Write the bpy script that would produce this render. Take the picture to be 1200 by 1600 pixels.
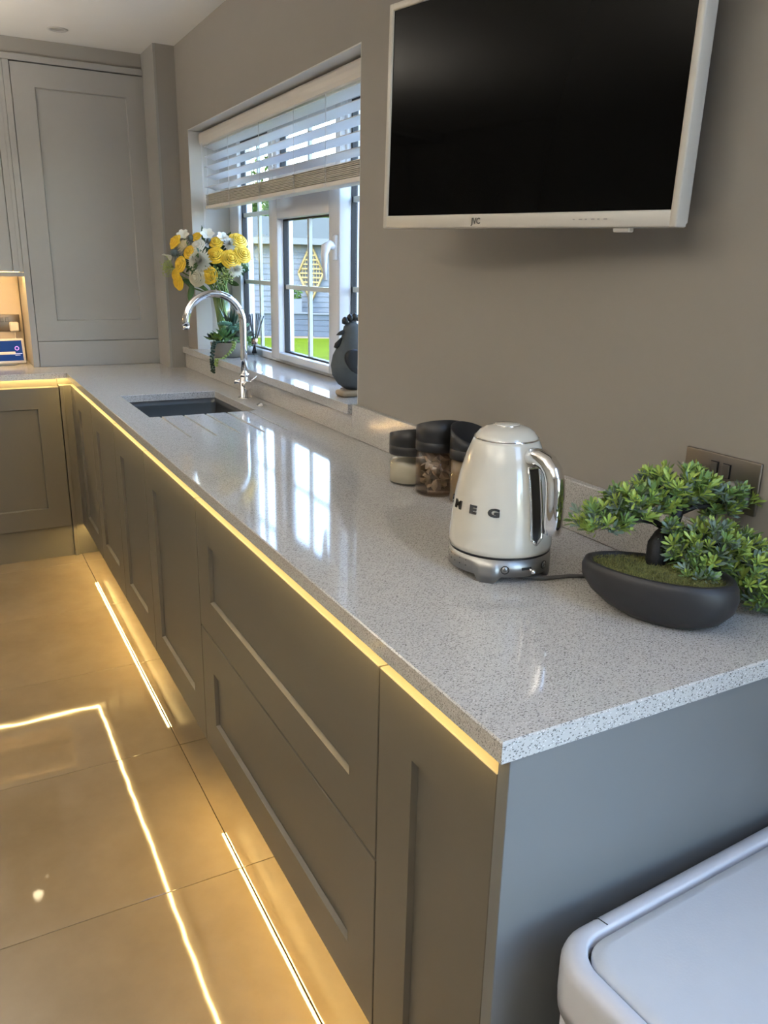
import bpy, bmesh, math, random
from mathutils import Vector, Matrix, noise
random.seed(7)
for o in list(bpy.data.objects): bpy.data.objects.remove(o)
SC = bpy.context.scene
COL = SC.collection
PI = math.pi
# ------------------------------------------------------------------ camera
CAM = Vector((-0.49568, -0.61747, 1.43663))
YAW, PITCH, ROLL, FPX = 0.500977, -0.296278, 0.020779, 1247.434
_f = Vector((math.sin(YAW)*math.cos(PITCH), math.cos(YAW)*math.cos(PITCH), math.sin(PITCH)))
_r = Vector((math.cos(YAW), -math.sin(YAW), 0)); _u = _r.cross(_f)
CR = math.cos(ROLL)*_r + math.sin(ROLL)*_u
CU = -math.sin(ROLL)*_r + math.cos(ROLL)*_u
cd = bpy.data.cameras.new('camera'); cam = bpy.data.objects.new('camera', cd); COL.objects.link(cam)
cd.sensor_fit = 'VERTICAL'; cd.sensor_height = 36; cd.lens = FPX/1600*36; cd.clip_start = .02; cd.clip_end = 200
M = Matrix((CR, CU, -_f)).transposed().to_4x4(); M.translation = CAM; cam.matrix_world = M
SC.camera = cam
# ------------------------------------------------------------------ world, sun, exposure
SC.view_settings.view_transform = 'Standard'; SC.view_settings.look = 'None'
SC.view_settings.gamma = 1; SC.view_settings.use_curve_mapping = False
SC.view_settings.exposure = 1.0
W = bpy.data.worlds.new('sky'); SC.world = W; W.use_nodes = True
nt = W.node_tree; nt.nodes.clear()
sk = nt.nodes.new('ShaderNodeTexSky'); sk.sky_type = 'NISHITA'; sk.sun_disc = False
sk.sun_elevation = math.radians(48); sk.sun_rotation = math.radians(292); sk.air_density = 1.0; sk.dust_density = 1.5
bg = nt.nodes.new('ShaderNodeBackground'); bg.inputs[1].default_value = 1.65
wo = nt.nodes.new('ShaderNodeOutputWorld')
nt.links.new(sk.outputs[0], bg.inputs[0]); nt.links.new(bg.outputs[0], wo.inputs[0])
sd = bpy.data.lights.new('sun', 'SUN'); sd.energy = 2.0; sd.angle = .01; sd.color = (1, .95, .86)
so = bpy.data.objects.new('sun', sd); COL.objects.link(so)
so.rotation_euler = Vector((.80, .32, -.52)).to_track_quat('-Z', 'Y').to_euler()
LED = (1.0, .70, .26)

# ------------------------------------------------------------------ materials
MATS = {}
def mat(name, col, rough=.5, metal=0., spec=.5, var=0., vscale=8., bump=0., bscale=60., coat=0., emit=None, es=0., trans=0., sheen=0.):
    if name in MATS: return MATS[name]
    m = bpy.data.materials.new(name); m.use_nodes = True; n = m.node_tree; N = n.nodes; L = n.links
    b = N['Principled BSDF']; b.inputs['Roughness'].default_value = rough; b.inputs['Metallic'].default_value = metal
    b.inputs['Specular IOR Level'].default_value = spec
    if coat: b.inputs['Coat Weight'].default_value = coat; b.inputs['Coat Roughness'].default_value = .05
    c = (*col, 1)
    tc = N.new('ShaderNodeTexCoord')
    nz = N.new('ShaderNodeTexNoise'); nz.inputs['Scale'].default_value = vscale; nz.inputs['Detail'].default_value = 4
    L.new(tc.outputs['Object'], nz.inputs['Vector'])
    mx = N.new('ShaderNodeMix'); mx.data_type = 'RGBA'
    mx.inputs[6].default_value = tuple(max(0, v*(1-var)) for v in col)+(1,); mx.inputs[7].default_value = tuple(v*(1+var) for v in col)+(1,)
    L.new(nz.outputs[0], mx.inputs[0]); L.new(mx.outputs[2], b.inputs['Base Color'])
    if bump:
        n2 = N.new('ShaderNodeTexNoise'); n2.inputs['Scale'].default_value = bscale; L.new(tc.outputs['Object'], n2.inputs['Vector'])
        bp = N.new('ShaderNodeBump'); bp.inputs['Strength'].default_value = bump; bp.inputs['Distance'].default_value = .002
        L.new(n2.outputs[0], bp.inputs['Height']); L.new(bp.outputs[0], b.inputs['Normal'])
    if emit: b.inputs['Emission Color'].default_value = (*emit, 1); b.inputs['Emission Strength'].default_value = es
    if trans: b.inputs['Transmission Weight'].default_value = trans
    MATS[name] = m; return m
def glass_mat(name, tint=(1, 1, 1), ior=1.45, gl=(1, 1, 1)):
    m = bpy.data.materials.new(name); m.use_nodes = True; n = m.node_tree; n.nodes.clear(); N = n.nodes; L = n.links
    o = N.new('ShaderNodeOutputMaterial'); mx = N.new('ShaderNodeMixShader'); t = N.new('ShaderNodeBsdfTransparent'); g = N.new('ShaderNodeBsdfGlossy')
    t.inputs[0].default_value = (*tint, 1); g.inputs[0].default_value = (*gl, 1); g.inputs['Roughness'].default_value = .01
    f = N.new('ShaderNodeFresnel'); f.inputs[0].default_value = ior
    ge = N.new('ShaderNodeNewGeometry'); k = N.new('ShaderNodeMath'); k.operation = 'SUBTRACT'; k.inputs[0].default_value = 1; L.new(ge.outputs['Backfacing'], k.inputs[1])
    q = N.new('ShaderNodeMath'); q.operation = 'MULTIPLY'; L.new(f.outputs[0], q.inputs[0]); L.new(k.outputs[0], q.inputs[1])
    L.new(q.outputs[0], mx.inputs[0]); L.new(t.outputs[0], mx.inputs[1]); L.new(g.outputs[0], mx.inputs[2]); L.new(mx.outputs[0], o.inputs[0])
    MATS[name] = m; return m
def quartz():
    m = mat('quartz', (.5, .5, .5), .07, spec=.5); n = m.node_tree; N = n.nodes; L = n.links; b = N['Principled BSDF']
    tc = N.new('ShaderNodeTexCoord')
    def specks(scale, rot, thr, st):
        mp = N.new('ShaderNodeMapping'); mp.inputs['Rotation'].default_value = rot; mp.inputs['Scale'].default_value = st
        L.new(tc.outputs['Object'], mp.inputs[0])
        v = N.new('ShaderNodeTexVoronoi'); v.inputs['Scale'].default_value = scale; v.inputs['Randomness'].default_value = 1
        L.new(mp.outputs[0], v.inputs['Vector'])
        sep = N.new('ShaderNodeSeparateColor'); L.new(v.outputs['Color'], sep.inputs[0])
        a = N.new('ShaderNodeMath'); a.operation = 'LESS_THAN'; a.inputs[1].default_value = thr; L.new(v.outputs['Distance'], a.inputs[0])
        c = N.new('ShaderNodeMath'); c.operation = 'GREATER_THAN'; c.inputs[1].default_value = .45; L.new(sep.outputs[0], c.inputs[0])
        d = N.new('ShaderNodeMath'); d.operation = 'MULTIPLY'; L.new(a.outputs[0], d.inputs[0]); L.new(c.outputs[0], d.inputs[1])
        return d.outputs[0], sep
    base = (.49, .475, .45, 1)
    cur = None
    for sc, rot, thr, st, colr in ((170, (.3, .2, .4), .30, (1, 2.6, 1.6), (.20, .19, .18, 1)), (210, (.2, .5, 1.9), .27, (1, 2.8, 1.7), (.13, .125, .12, 1)),
                                   (260, (.7, .1, 1.1), .30, (1, 1.4, 1.2), (.33, .31, .29, 1)), (230, (.1, .9, 2.6), .26, (1, 1.8, 1.2), (.66, .65, .63, 1))):
        f, _ = specks(sc, rot, thr, st)
        mx = N.new('ShaderNodeMix'); mx.data_type = 'RGBA'; mx.inputs[7].default_value = colr
        if cur is None: mx.inputs[6].default_value = base
        else: L.new(cur, mx.inputs[6])
        L.new(f, mx.inputs[0]); cur = mx.outputs[2]
    L.new(cur, b.inputs['Base Color'])
    return m
def floor_mat():
    m = mat('porcelain', (.4, .36, .3), .035, spec=.6); n = m.node_tree; N = n.nodes; L = n.links; b = N['Principled BSDF']
    tc = N.new('ShaderNodeTexCoord'); a = N.new('ShaderNodeTexNoise'); a.inputs['Scale'].default_value = 2.2; a.inputs['Detail'].default_value = 8; a.inputs['Roughness'].default_value = .65
    L.new(tc.outputs['Object'], a.inputs['Vector'])
    r = N.new('ShaderNodeValToRGB'); r.color_ramp.elements[0].position = .3; r.color_ramp.elements[1].position = .75
    r.color_ramp.elements[0].color = (.170, .127, .076, 1); r.color_ramp.elements[1].color = (.235, .180, .114, 1)
    L.new(a.outputs[0], r.inputs[0]); L.new(r.outputs[0], b.inputs['Base Color'])
    w = N.new('ShaderNodeTexNoise'); w.inputs['Scale'].default_value = 9; w.inputs['Detail'].default_value = 1; L.new(tc.outputs['Object'], w.inputs['Vector'])
    bp = N.new('ShaderNodeBump'); bp.inputs['Strength'].default_value = .04; bp.inputs['Distance'].default_value = .005; L.new(w.outputs[0], bp.inputs['Height']); L.new(bp.outputs[0], b.inputs['Normal'])
    return m
QUARTZ = quartz(); TILE = floor_mat()
GLASS = glass_mat('window_glass', (.97, .985, .98), 1.22); JGLASS = glass_mat('jar_glass', (.97, .97, .96), 1.5)
WALL = mat('wall_paint', (.30, .275, .243), .6, var=.02, bump=.04, bscale=300)
CEIL = mat('ceiling_paint', (.78, .76, .72), .7, var=.02)
BASEP = mat('base_cabinet_paint', (.118, .108, .088), .42, var=.015, bump=.02, bscale=200)
TALLP = mat('tall_cabinet_paint', (.335, .322, .30), .42, var=.015)
PANELP = mat('end_panel_daylit', (.16, .165, .165), .42, var=.02)  # same paint as the base doors, cool daylight put into its colour
REVEAL = mat('reveal_white', (.62, .62, .60), .5)
UPVC = mat('white_upvc', (.70, .70, .71), .25, var=.01)
GASK = mat('black_gasket', (.006, .006, .008), .5)
WHITEP = mat('white_plastic', (.68, .65, .60), .3)
CHROME = mat('chrome', (.85, .85, .86), .06, 1)
STEEL = mat('brushed_steel', (.42, .42, .42), .32, 1, var=.06, vscale=60)
DARK = mat('dark_void', (.02, .02, .02), .8)
SLATE = mat('sink_steel', (.09, .095, .10), .3, .7, var=.05)
LEDM = mat('led_emitter', (1, .8, .5), .5, emit=LED, es=36)
LEDP = mat('plinth_led_emitter', (1, .8, .5), .5, emit=LED, es=46)
BLACK = mat('black_satin', (.012, .012, .013), .35)

# ------------------------------------------------------------------ mesh builder
class G:
    def __init__(s): s.v = []; s.f = []; s.sm = []
    def add(s, vs, fs, smooth=False):
        b = len(s.v); s.v += [tuple(p) for p in vs]; s.f += [tuple(i+b for i in f) for f in fs]; s.sm += [smooth]*len(fs); return s
    def box(s, x0, x1, y0, y1, z0, z1, bev=0, seg=2, M=None):
        bm = bmesh.new(); bmesh.ops.create_cube(bm, size=1)
        for v in bm.verts: v.co = Vector(((x0+x1)/2+v.co.x*(x1-x0), (y0+y1)/2+v.co.y*(y1-y0), (z0+z1)/2+v.co.z*(z1-z0)))
        if bev: bmesh.ops.bevel(bm, geom=list(bm.edges), offset=bev, segments=seg, affect='EDGES', profile=.5)
        s.bm(bm, M, bool(bev) and seg > 1); return s
    def bm(s, bm, M=None, smooth=False):
        bm.verts.ensure_lookup_table(); bm.verts.index_update()
        s.add([(M @ v.co if M else v.co) for v in bm.verts], [[v.index for v in f.verts] for f in bm.faces], smooth); bm.free(); return s
    def rings(s, rs, close=True, cap0=True, cap1=True, smooth=True):
        n = len(rs[0]); vs = [p for r in rs for p in r]; fs = []
        for k in range(len(rs)-1):
            for i in range(n if close else n-1):
                j = (i+1) % n; fs.append((k*n+i, k*n+j, (k+1)*n+j, (k+1)*n+i))
        s.add(vs, fs, smooth)
        b = len(s.v)-len(vs)
        if close and cap0: s.f.append(tuple(b+i for i in range(n))[::-1]); s.sm.append(False)
        if close and cap1: s.f.append(tuple(b+(len(rs)-1)*n+i for i in range(n))); s.sm.append(False)
        return s
    def lathe(s, prof, c=(0, 0, 0), n=32, a0=0, cap0=True, cap1=True, M=None):
        rs = []
        for r, z in prof:
            rr = [Vector((c[0]+r*math.cos(a0+2*PI*i/n), c[1]+r*math.sin(a0+2*PI*i/n), c[2]+z)) for i in range(n)]
            rs.append([M @ p for p in rr] if M else rr)
        return s.rings(rs, True, cap0, cap1)
    def tube(s, pts, r, n=10, caps=True, flat=None):
        pts = [Vector(p) for p in pts]; k = len(pts); rs = []
        rad = r if isinstance(r, (list, tuple)) else [r]*k
        t0 = (pts[1]-pts[0]).normalized(); ref = Vector((0, 0, 1)) if abs(t0.z) < .9 else Vector((1, 0, 0))
        nn = t0.cross(ref).normalized()
        for i in range(k):
            t = (pts[min(i+1, k-1)]-pts[max(i-1, 0)]).normalized()
            nn = (nn - t*nn.dot(t)).normalized(); bb = t.cross(nn)
            fl = flat or (1, 1)
            rs.append([pts[i]+rad[i]*(math.cos(2*PI*j/n)*nn*fl[0]+math.sin(2*PI*j/n)*bb*fl[1]) for j in range(n)])
        return s.rings(rs, True, caps, caps)
    def quad(s, a, b, c, d, smooth=False): return s.add([a, b, c, d], [(0, 1, 2, 3)], smooth)
    def build(s, name, m, parent=None, recalc=True, loc=None):
        me = bpy.data.meshes.new(name); me.from_pydata(s.v, [], s.f)
        me.polygons.foreach_set('use_smooth', s.sm)
        if recalc:
            bm = bmesh.new(); bm.from_mesh(me); bmesh.ops.recalc_face_normals(bm, faces=bm.faces); bm.to_mesh(me); bm.free()
        for mm in (m if isinstance(m, (list, tuple)) else [m]): me.materials.append(mm)
        o = bpy.data.objects.new(name, me); COL.objects.link(o)
        if parent: o.parent = parent
        if loc: o.location = loc
        return o
def tag(o, label=None, cat=None, group=None, kind=None):
    if label: o['label'] = label
    if cat: o['category'] = cat
    if group: o['group'] = group
    if kind: o['kind'] = kind
    return o
def thing(name, label, cat, loc=(0, 0, 0), rz=0, group=None):
    o = bpy.data.objects.new(name, None); COL.objects.link(o); o.empty_display_size = .05
    o.location = loc; o.rotation_euler = (0, 0, rz); return tag(o, label, cat, group)
def struct(o, label=None): return tag(o, label, None, None, 'structure')
def arc(c, r, a0, a1, n, ax1, ax2):
    c = Vector(c); return [c + r*math.cos(a0+(a1-a0)*i/n)*Vector(ax1) + r*math.sin(a0+(a1-a0)*i/n)*Vector(ax2) for i in range(n+1)]
def text_mesh(txt, size, ext=.0005, off=0.):
    cu = bpy.data.curves.new('t', 'FONT'); cu.body = txt; cu.size = size; cu.extrude = ext; cu.offset = off; cu.align_x = 'CENTER'; cu.align_y = 'CENTER'; cu.resolution_u = 3
    o = bpy.data.objects.new('t', cu); COL.objects.link(o); dg = bpy.context.evaluated_depsgraph_get()
    me = bpy.data.meshes.new_from_object(o.evaluated_get(dg)); bpy.data.objects.remove(o); return me
def put(name, me, m, parent, mw):
    me.materials.clear(); me.materials.append(m); o = bpy.data.objects.new(name, me); COL.objects.link(o); o.parent = parent; o.matrix_basis = mw; return o
def frame_M(o, ex, ey, ez):
    return Matrix(((ex[0], ey[0], ez[0], o[0]), (ex[1], ey[1], ez[1], o[1]), (ex[2], ey[2], ez[2], o[2]), (0, 0, 0, 1)))

H = .931; WX = .604; YB = 4.08; CZ = 2.397; TB = .903; XR = 3.0
# ------------------------------------------------------------------ room shell
fl = G().box(-3.2, WX, -2.6, YB, -.12, -.010).box(WX, XR, -2.6, -.75, -.12, -.010).build('floor', mat('grout', (.20, .17, .13), .8)); struct(fl, 'polished beige porcelain tile floor')
ys = [.986+.6*k for k in range(-7, 7)]; xs = [-3.6, -2.4, -1.2, 0, 1.2, 2.4, 3.6]
for i in range(len(xs)-1):
    for j in range(len(ys)-1):
        y0, y1 = max(ys[j], -2.6), min(ys[j+1], YB); x0, x1 = max(xs[i], -3.2), min(xs[i+1], WX if y1 > -.7 else XR)
        if x1-x0 < .02 or y1-y0 < .02: continue
        g = G().box(-(x1-x0)/2+.001, (x1-x0)/2-.001, -(y1-y0)/2+.001, (y1-y0)/2-.001, -.0099, 0, .0008, 1)
        t = g.build('tile', TILE, fl, loc=((x0+x1)/2, (y0+y1)/2, 0)); t.rotation_euler = (random.uniform(-.0006, .0006), random.uniform(-.0006, .0006), 0)
RL = (.12, XR, -2.6, -.75)
g = G(); g.box(-3.2, WX+.35, -.45, YB+.1, CZ, CZ+.12); g.box(-3.2, RL[0], -2.7, -.45, CZ, CZ+.12); g.box(RL[0], XR+.1, RL[3], -.45, CZ, CZ+.12); g.box(RL[0], XR+.1, -2.7, RL[2], CZ, CZ+.12)
struct(g.build('ceiling', CEIL), 'plain white painted ceiling')
w3 = bpy.data.objects.new('added_roof_glazing', None); COL.objects.link(w3); struct(w3, 'white framed glass roof added over the unseen bay for sky light')  # unseen glass roof, added to let more sky light in
g = G(); fx = [RL[0]+(RL[1]-RL[0])*k/4 for k in range(5)]
for x in fx: g.box(x-.025, x+.025, RL[2], RL[3], CZ+.06, CZ+.12)
for y in (RL[2]+.025, RL[3]-.025): g.box(RL[0], RL[1], y-.025, y+.025, CZ+.06, CZ+.12)
g.build('frame', UPVC, w3)
for k in range(4): G().box(fx[k]+.025, fx[k+1]-.025, RL[2]+.05, RL[3]-.05, CZ+.09, CZ+.096).build('pane', GLASS, w3)
wy0, wy1, wz0, wz1 = 1.574, 3.337, 1.033, 2.025
g = G()
g.box(WX, WX+.3, -.75, wy0, -.1, CZ); g.box(WX, WX+.3, wy1, YB+.1, -.1, CZ); g.box(WX, WX+.3, wy0, wy1, -.1, wz0-.02); g.box(WX, WX+.3, wy0, wy1, wz1, CZ)
struct(g.build('wall_right', WALL), 'warm grey wall with the window in it')
struct(G().box(-3.2, WX, YB, YB+.1, -.1, CZ).build('wall_back', WALL), 'warm grey wall behind the back cabinets')
struct(G().box(-3.3, -3.2, -2.7, YB+.1, -.1, CZ).build('wall_left', WALL), 'warm grey wall opposite the window')
struct(G().box(XR, XR+.1, -2.7, -.45, -.1, .6).box(XR, XR+.1, -2.7, -.45, 2.25, CZ).box(XR, XR+.1, -.75, -.45, .6, 2.25).box(WX+.3, XR, -.75, -.45, -.1, CZ).build('wall_bay', WALL), 'walls of the added daylight bay behind the camera')  # unseen bay, added so daylight comes from the right rear
w4 = bpy.data.objects.new('added_side_glazing', None); COL.objects.link(w4); struct(w4, 'white framed side glazing added to the unseen bay for daylight')  # unseen side glazing, added to widen the sky opening
g = G()
for y in (-2.57, -1.66, -.78): g.box(XR+.02, XR+.08, y-.03, y+.03, .6, 2.25)
for z in (.63, 2.22): g.box(XR+.025, XR+.075, -2.54, -.81, z-.03, z+.03)
g.build('frame', UPVC, w4); G().box(XR+.045, XR+.051, -2.6, -.75, .6, 2.25).build('pane', GLASS, w4)
g = G(); g.box(-3.2, .12, -2.7, -2.6, -.1, CZ); g.box(.12, XR, -2.7, -2.6, 2.2, CZ)
struct(g.build('wall_front', WALL), 'wall beside the wide glazed doors behind the camera')
d1 = bpy.data.objects.new('door_1', None); COL.objects.link(d1); struct(d1, 'wide white framed glazed doors behind the camera')
for k in range(3):
    a = .12+k*.96; b = a+.96; g = G()
    for q in ((a, a+.05, 0, 2.15), (b-.05, b, 0, 2.15), (a+.05, b-.05, 0, .08), (a+.05, b-.05, 2.07, 2.15)): g.box(q[0], q[1], -2.69, -2.62, q[2], q[3])
    g.build('door_frame', UPVC, d1); G().box(a+.05, b-.05, -2.66, -2.654, .08, 2.07).build('pane', GLASS, d1)
# reveal lining of the window opening, white painted plaster
g = G(); g.box(WX+.0005, .79, wy1-.004, wy1, wz0, wz1); g.box(WX+.0005, .79, wy0, wy0+.004, wz0, wz1); g.box(WX+.0005, .79, wy0, wy1, wz1-.004, wz1)
struct(g.build('trim_1', REVEAL), 'white painted reveal lining of the window opening')
# boxed column in the corner and soffit above the tall unit
struct(G().box(.516, WX, 3.5, YB, H, CZ).build('trim_2', WALL), 'grey boxed column in the corner beside the window')
struct(G().box(-3.2, .5045, 3.742, YB, 2.327, CZ).build('trim_3', WALL), 'grey soffit above the wall cabinets')

# window sill, quartz
tag(G().box(.570, .795, 3.3, 3.498, 1.005, 1.0355, .0015, 1).box(.570, .795, wy0+.001, 3.3, 1.005, 1.0355, .0015, 1).build('window_sill', QUARTZ), 'speckled white quartz sill under the window', 'window sill')

# ------------------------------------------------------------------ window
w1 = bpy.data.objects.new('window_1', None); COL.objects.link(w1); struct(w1, 'white window with georgian bars and a central opening sash')
X0, X1 = .786, .856; zb, zt = 1.0355, 2.021
g = G()
L0, L1 = 3.333, 3.20     # left jamb
R0, R1 = 1.625, 1.578     # right jamb
MA, MB_ = (2.80, 2.745), (2.094, 2.040)
for y1, y0 in ((L0, L1), (R0, R1), MA, MB_): g.box(X0, X1, y0, y1, zb, zt, .004, 1)
for a, b in ((L1, MA[0]), (MA[1], MB_[0]), (MB_[1], R0)):
    g.box(X0, X1, b, a, zb, 1.068, .003, 1); g.box(X0, X1, b, a, 1.975, zt, .003, 1)
g.box(X0, X1, MB_[0], MA[1], 1.70, 1.755, .003, 1)
g.build('frame', UPVC, w1)
def sash(y0, y1, z0, z1, xf, xb, s, name='sash', sb=None):
    sb = sb or s; g = G()
    g.box(xf, xb, y0, y0+s, z0, z1, .005, 2); g.box(xf, xb, y1-s, y1, z0, z1, .005, 2); g.box(xf, xb, y0+s-.002, y1-s+.002, z0, z0+sb, .005, 2); g.box(xf, xb, y0+s-.002, y1-s+.002, z1-s, z1, .005, 2)
    return g.build(name, UPVC, w1)
def pane(y0, y1, z0, z1, x, bars_y=(), bars_z=()):
    p = G().box(x-.003, x+.003, y0, y1, z0, z1).build('pane', GLASS, w1)
    g = G(); k = .008
    for q in ((y0, y0+k, z0, z1), (y1-k, y1, z0, z1), (y0+k, y1-k, z0, z0+k), (y0+k, y1-k, z1-k, z1)): g.box(x-.011, x+.011, *q)
    g.build('gasket', GASK, w1)
    B = mat('glazing_bar', (.58, .62, .60), .35)
    for b in bars_y: G().box(x-.0065, x+.0065, b-.009, b+.009, z0+k, z1-k).build('glazing_bar', B, w1)
    for b in bars_z: G().box(x-.006, x+.006, y0+k, y1-k, b-.009, b+.009).build('glazing_bar', B, w1)
sash(2.036, 2.722, 1.054, 1.707, .757, .83, .088, sb=.03)
pane(2.122, 2.636, 1.083, 1.621, .797, (2.385,), (1.354,))
sash(2.05, 2.71, 1.752, 1.99, .770, .83, .05); pane(2.10, 2.66, 1.80, 1.942, .80, (2.385,))
pane(MA[0], L1, 1.068, 1.975, .815, (2.99,), (1.363, 1.659))
pane(R0, MB_[1], 1.068, 1.975, .815, (1.85,), (1.362, 1.662))
hd = G(); hd.box(.746, .759, 2.046, 2.074, 1.46, 1.545, .004, 2); hd.tube([(.752, 2.060, 1.505), (.732, 2.060, 1.512), (.716, 2.058, 1.502), (.709, 2.055, 1.478), (.709, 2.052, 1.44), (.711, 2.050, 1.392)], [.013, .016, .017, .013, .009, .006], 10)
hd.build('window_handle', mat('handle_white', (.78, .78, .80), .25), w1)

# ------------------------------------------------------------------ garden beyond the window
GA = math.radians(23.0); GU = Vector((math.cos(GA), -math.sin(GA), 0)); GD = Vector((math.sin(GA), math.cos(GA), 0)); G0 = Vector((7.22, 17.5, 0)); ZG = -.1
GM = Matrix((GU, GD, Vector((0, 0, 1)))).transposed().to_4x4(); GM.translation = G0
def gthing(name, label, cat, group=None):
    o = thing(name, label, cat, group=group); o.matrix_world = GM; return o
GRASS = mat('lawn_green', (.045, .07, .001), .9, var=.35, vscale=3, spec=.05)
lawn = G().box(-14, 14, -14.6, -1.35, -.22, ZG).build('lawn', GRASS); lawn.matrix_world = GM; tag(lawn, 'bright green lawn outside the window', 'lawn', kind='stuff')
pat = G().box(-14, 14, -1.35, 12, -.22, ZG).build('patio', mat('sandstone', (.13, .11, .085), .8, var=.2, vscale=2, spec=.05)); pat.matrix_world = GM; struct(pat, 'pale sandstone patio between lawn and shed')
SHED = mat('shed_grey', (.115, .125, .135), .7, var=.12, vscale=4, spec=.05)
sh = gthing('garden_shed', 'pale grey weatherboarded shed with low pitched roof', 'shed')
for k in range(17):
    z = ZG+k*.123; G().add([(-3.4, -.01, z), (3.2, -.01, z), (3.2, .006, z+.127), (-3.4, .006, z+.127), (-3.4, .05, z), (3.2, .05, z), (3.2, .05, z+.127), (-3.4, .05, z+.127)],
      [(0, 1, 2, 3), (4, 7, 6, 5), (0, 4, 5, 1), (3, 2, 6, 7), (0, 3, 7, 4), (1, 5, 6, 2)]).build('plank', SHED, sh)
G().box(-3.4, 3.2, .05, 3.0, ZG, 1.98).build('shed_body', SHED, sh)
G().box(-3.6, 3.4, -.30, -.26, 1.92, 2.06).build('fascia', mat('fascia_grey', (.12, .13, .13), .6, spec=.05), sh)
G().add([(-3.6, -.3, 2.03), (3.4, -.3, 2.03), (1.6, 1.7, 2.62), (-3.6, 1.7, 2.62), (3.4, 3.4, 2.03), (-3.6, 3.4, 2.03)], [(0, 1, 2, 3), (1, 4, 2), (4, 5, 3, 2), (0, 3, 5), (0, 5, 4, 1)]).build('roof', mat('roof_felt', (.042, .05, .047), .8, var=.15, vscale=5, spec=.05), sh)
LAT = mat('lattice_wood', (.25, .185, .08), .7, var=.15, spec=.05)
la = gthing('lattice_panel', 'diamond shaped wooden trellis hung on the shed wall', 'trellis')
dc = Vector((.10, -.06, 1.29)); hx, hz = .29, .66
cs = [dc+Vector((0, 0, hz)), dc+Vector((hx, 0, 0)), dc-Vector((0, 0, hz)), dc-Vector((hx, 0, 0))]
for k in range(4): G().tube([cs[k], cs[(k+1) % 4]], .028, 4).build('frame_bar', LAT, la)
for k in range(-6, 7):
    zz = k*.1; ww = hx*(1-abs(zz)/hz)-.02
    if ww > .03: G().box(dc.x-ww, dc.x+ww, -.07, -.05, dc.z+zz-.018, dc.z+zz+.018).build('slat', LAT, la)
for k in range(-4, 5):
    xx = k*.065; hh = hz*(1-abs(xx)/hx)-.03
    if hh > .03: G().box(dc.x+xx-.008, dc.x+xx+.008, -.05, -.04, dc.z-hh, dc.z+hh).build('slat', LAT, la)
PLB = mat('planter_blue_grey', (.07, .082, .098), .7, var=.12, spec=.05)
pl = gthing('raised_planter', 'blue grey timber raised bed in front of the shed', 'planter')
for k in range(4):
    z = ZG+k*.125
    G().box(.15, 2.6, -1.0, -.96, z+.004, z+.122).build('plank', PLB, pl); G().box(-2.6, .15, -.80, -.76, z+.004, z+.122).build('plank', PLB, pl)
G().box(-2.6, .15, -.76, -.1, ZG, .36).box(.15, 2.6, -.96, -.1, ZG, .36).build('soil', mat('soil', (.06, .045, .03), .9), pl)
G().box(.12, 2.64, -1.04, -.86, .40, .43).box(-2.6, .12, -.84, -.68, .40, .43).build('capping', mat('capping_grey', (.11, .12, .13), .7, spec=.05), pl)
tb = gthing('plant_tub', 'grey tub of green leaves standing on the raised bed', 'plant pot')
G().box(-.60, -.12, -.66, -.25, .362, .72).build('tub', mat('tub_grey', (.12, .13, .14), .7, spec=.05), tb)
def leaf_cloud(name, centers, n, size, m, parent=None, kind='stuff', mw=None, flat=False):
    g = G(); rnd = random.Random(len(name)*13+n)
    for i in range(n):
        c, r = centers[rnd.randrange(len(centers))]
        d = Vector((rnd.gauss(0, 1), rnd.gauss(0, 1), rnd.gauss(0, 1))).normalized(); p = Vector(c)+Vector((d.x*r[0], d.y*r[1], d.z*r[2]))*(rnd.random()**.35)
        a = Vector((rnd.gauss(0, 1), rnd.gauss(0, 1), rnd.gauss(0, 1))).normalized(); b = a.cross(d).normalized(); s = size*rnd.uniform(.6, 1.3)
        g.add([p-a*s, p+b*s*.45, p+a*s, p-b*s*.45], [(0, 1, 2, 3)])
    o = g.build(name, m, parent, recalc=False)
    if mw: o.matrix_world = mw
    return tag(o, kind=kind)
LEAFG = mat('leaf_green', (.055, .10, .018), .7, var=.4, vscale=6, spec=.05); LEAFY = mat('leaf_yellow', (.16, .13, .02), .7, var=.4, vscale=3, spec=.05)
leaf_cloud('foliage', [((-.36, -.45, .85), (.26, .2, .2))], 220, .05, LEAFG, tb)
def tree(u, d, z, rx, rz, m, label, nm='garden_tree'):
    t = gthing(nm, label, 'tree', 'trees behind the shed')
    G().tube([(u, d, ZG), (u+.1, d, z*.6), (u, d, z)], [.16, .11, .05], 8).build('trunk', mat('bark', (.10, .075, .05), .9, var=.3), t)
    leaf_cloud('crown', [((u, d, z), (rx, rx, rz)), ((u+rx*.5, d-.3, z-rz*.3), (rx*.6, rx*.6, rz*.6)), ((u-rx*.5, d-.2, z-.2*rz), (rx*.6, rx*.6, rz*.7))], 1500, .13, m, t)
tr_ = G().box(-6, 9, -9, -2.72, -.2, -.12).build('side_terrace', mat('terrace_stone', (.30, .285, .26), .8, var=.15, spec=.1)); struct(tr_, 'stone terrace outside the glazed doors')
tree(-4.9, 4.6, 3.2, 1.3, 1.3, LEAFY, 'yellow leaved tree behind the left end of the shed')
tree(-1.5, 5.2, 3.3, 1.3, 1.4, LEAFG, 'green tree behind the middle of the shed roof')
tree(1.75, 5.2, 3.2, 1.3, 1.4, LEAFG, 'green tree behind the right slope of the shed roof')
tree(5.0, 5.6, 3.5, 1.3, 1.6, LEAFY, 'yellow green tree behind the right end of the shed')
tree(-9.2, 6.2, 4.2, 2.4, 2.2, LEAFG, 'tall green tree far left beyond the patio')
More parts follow.
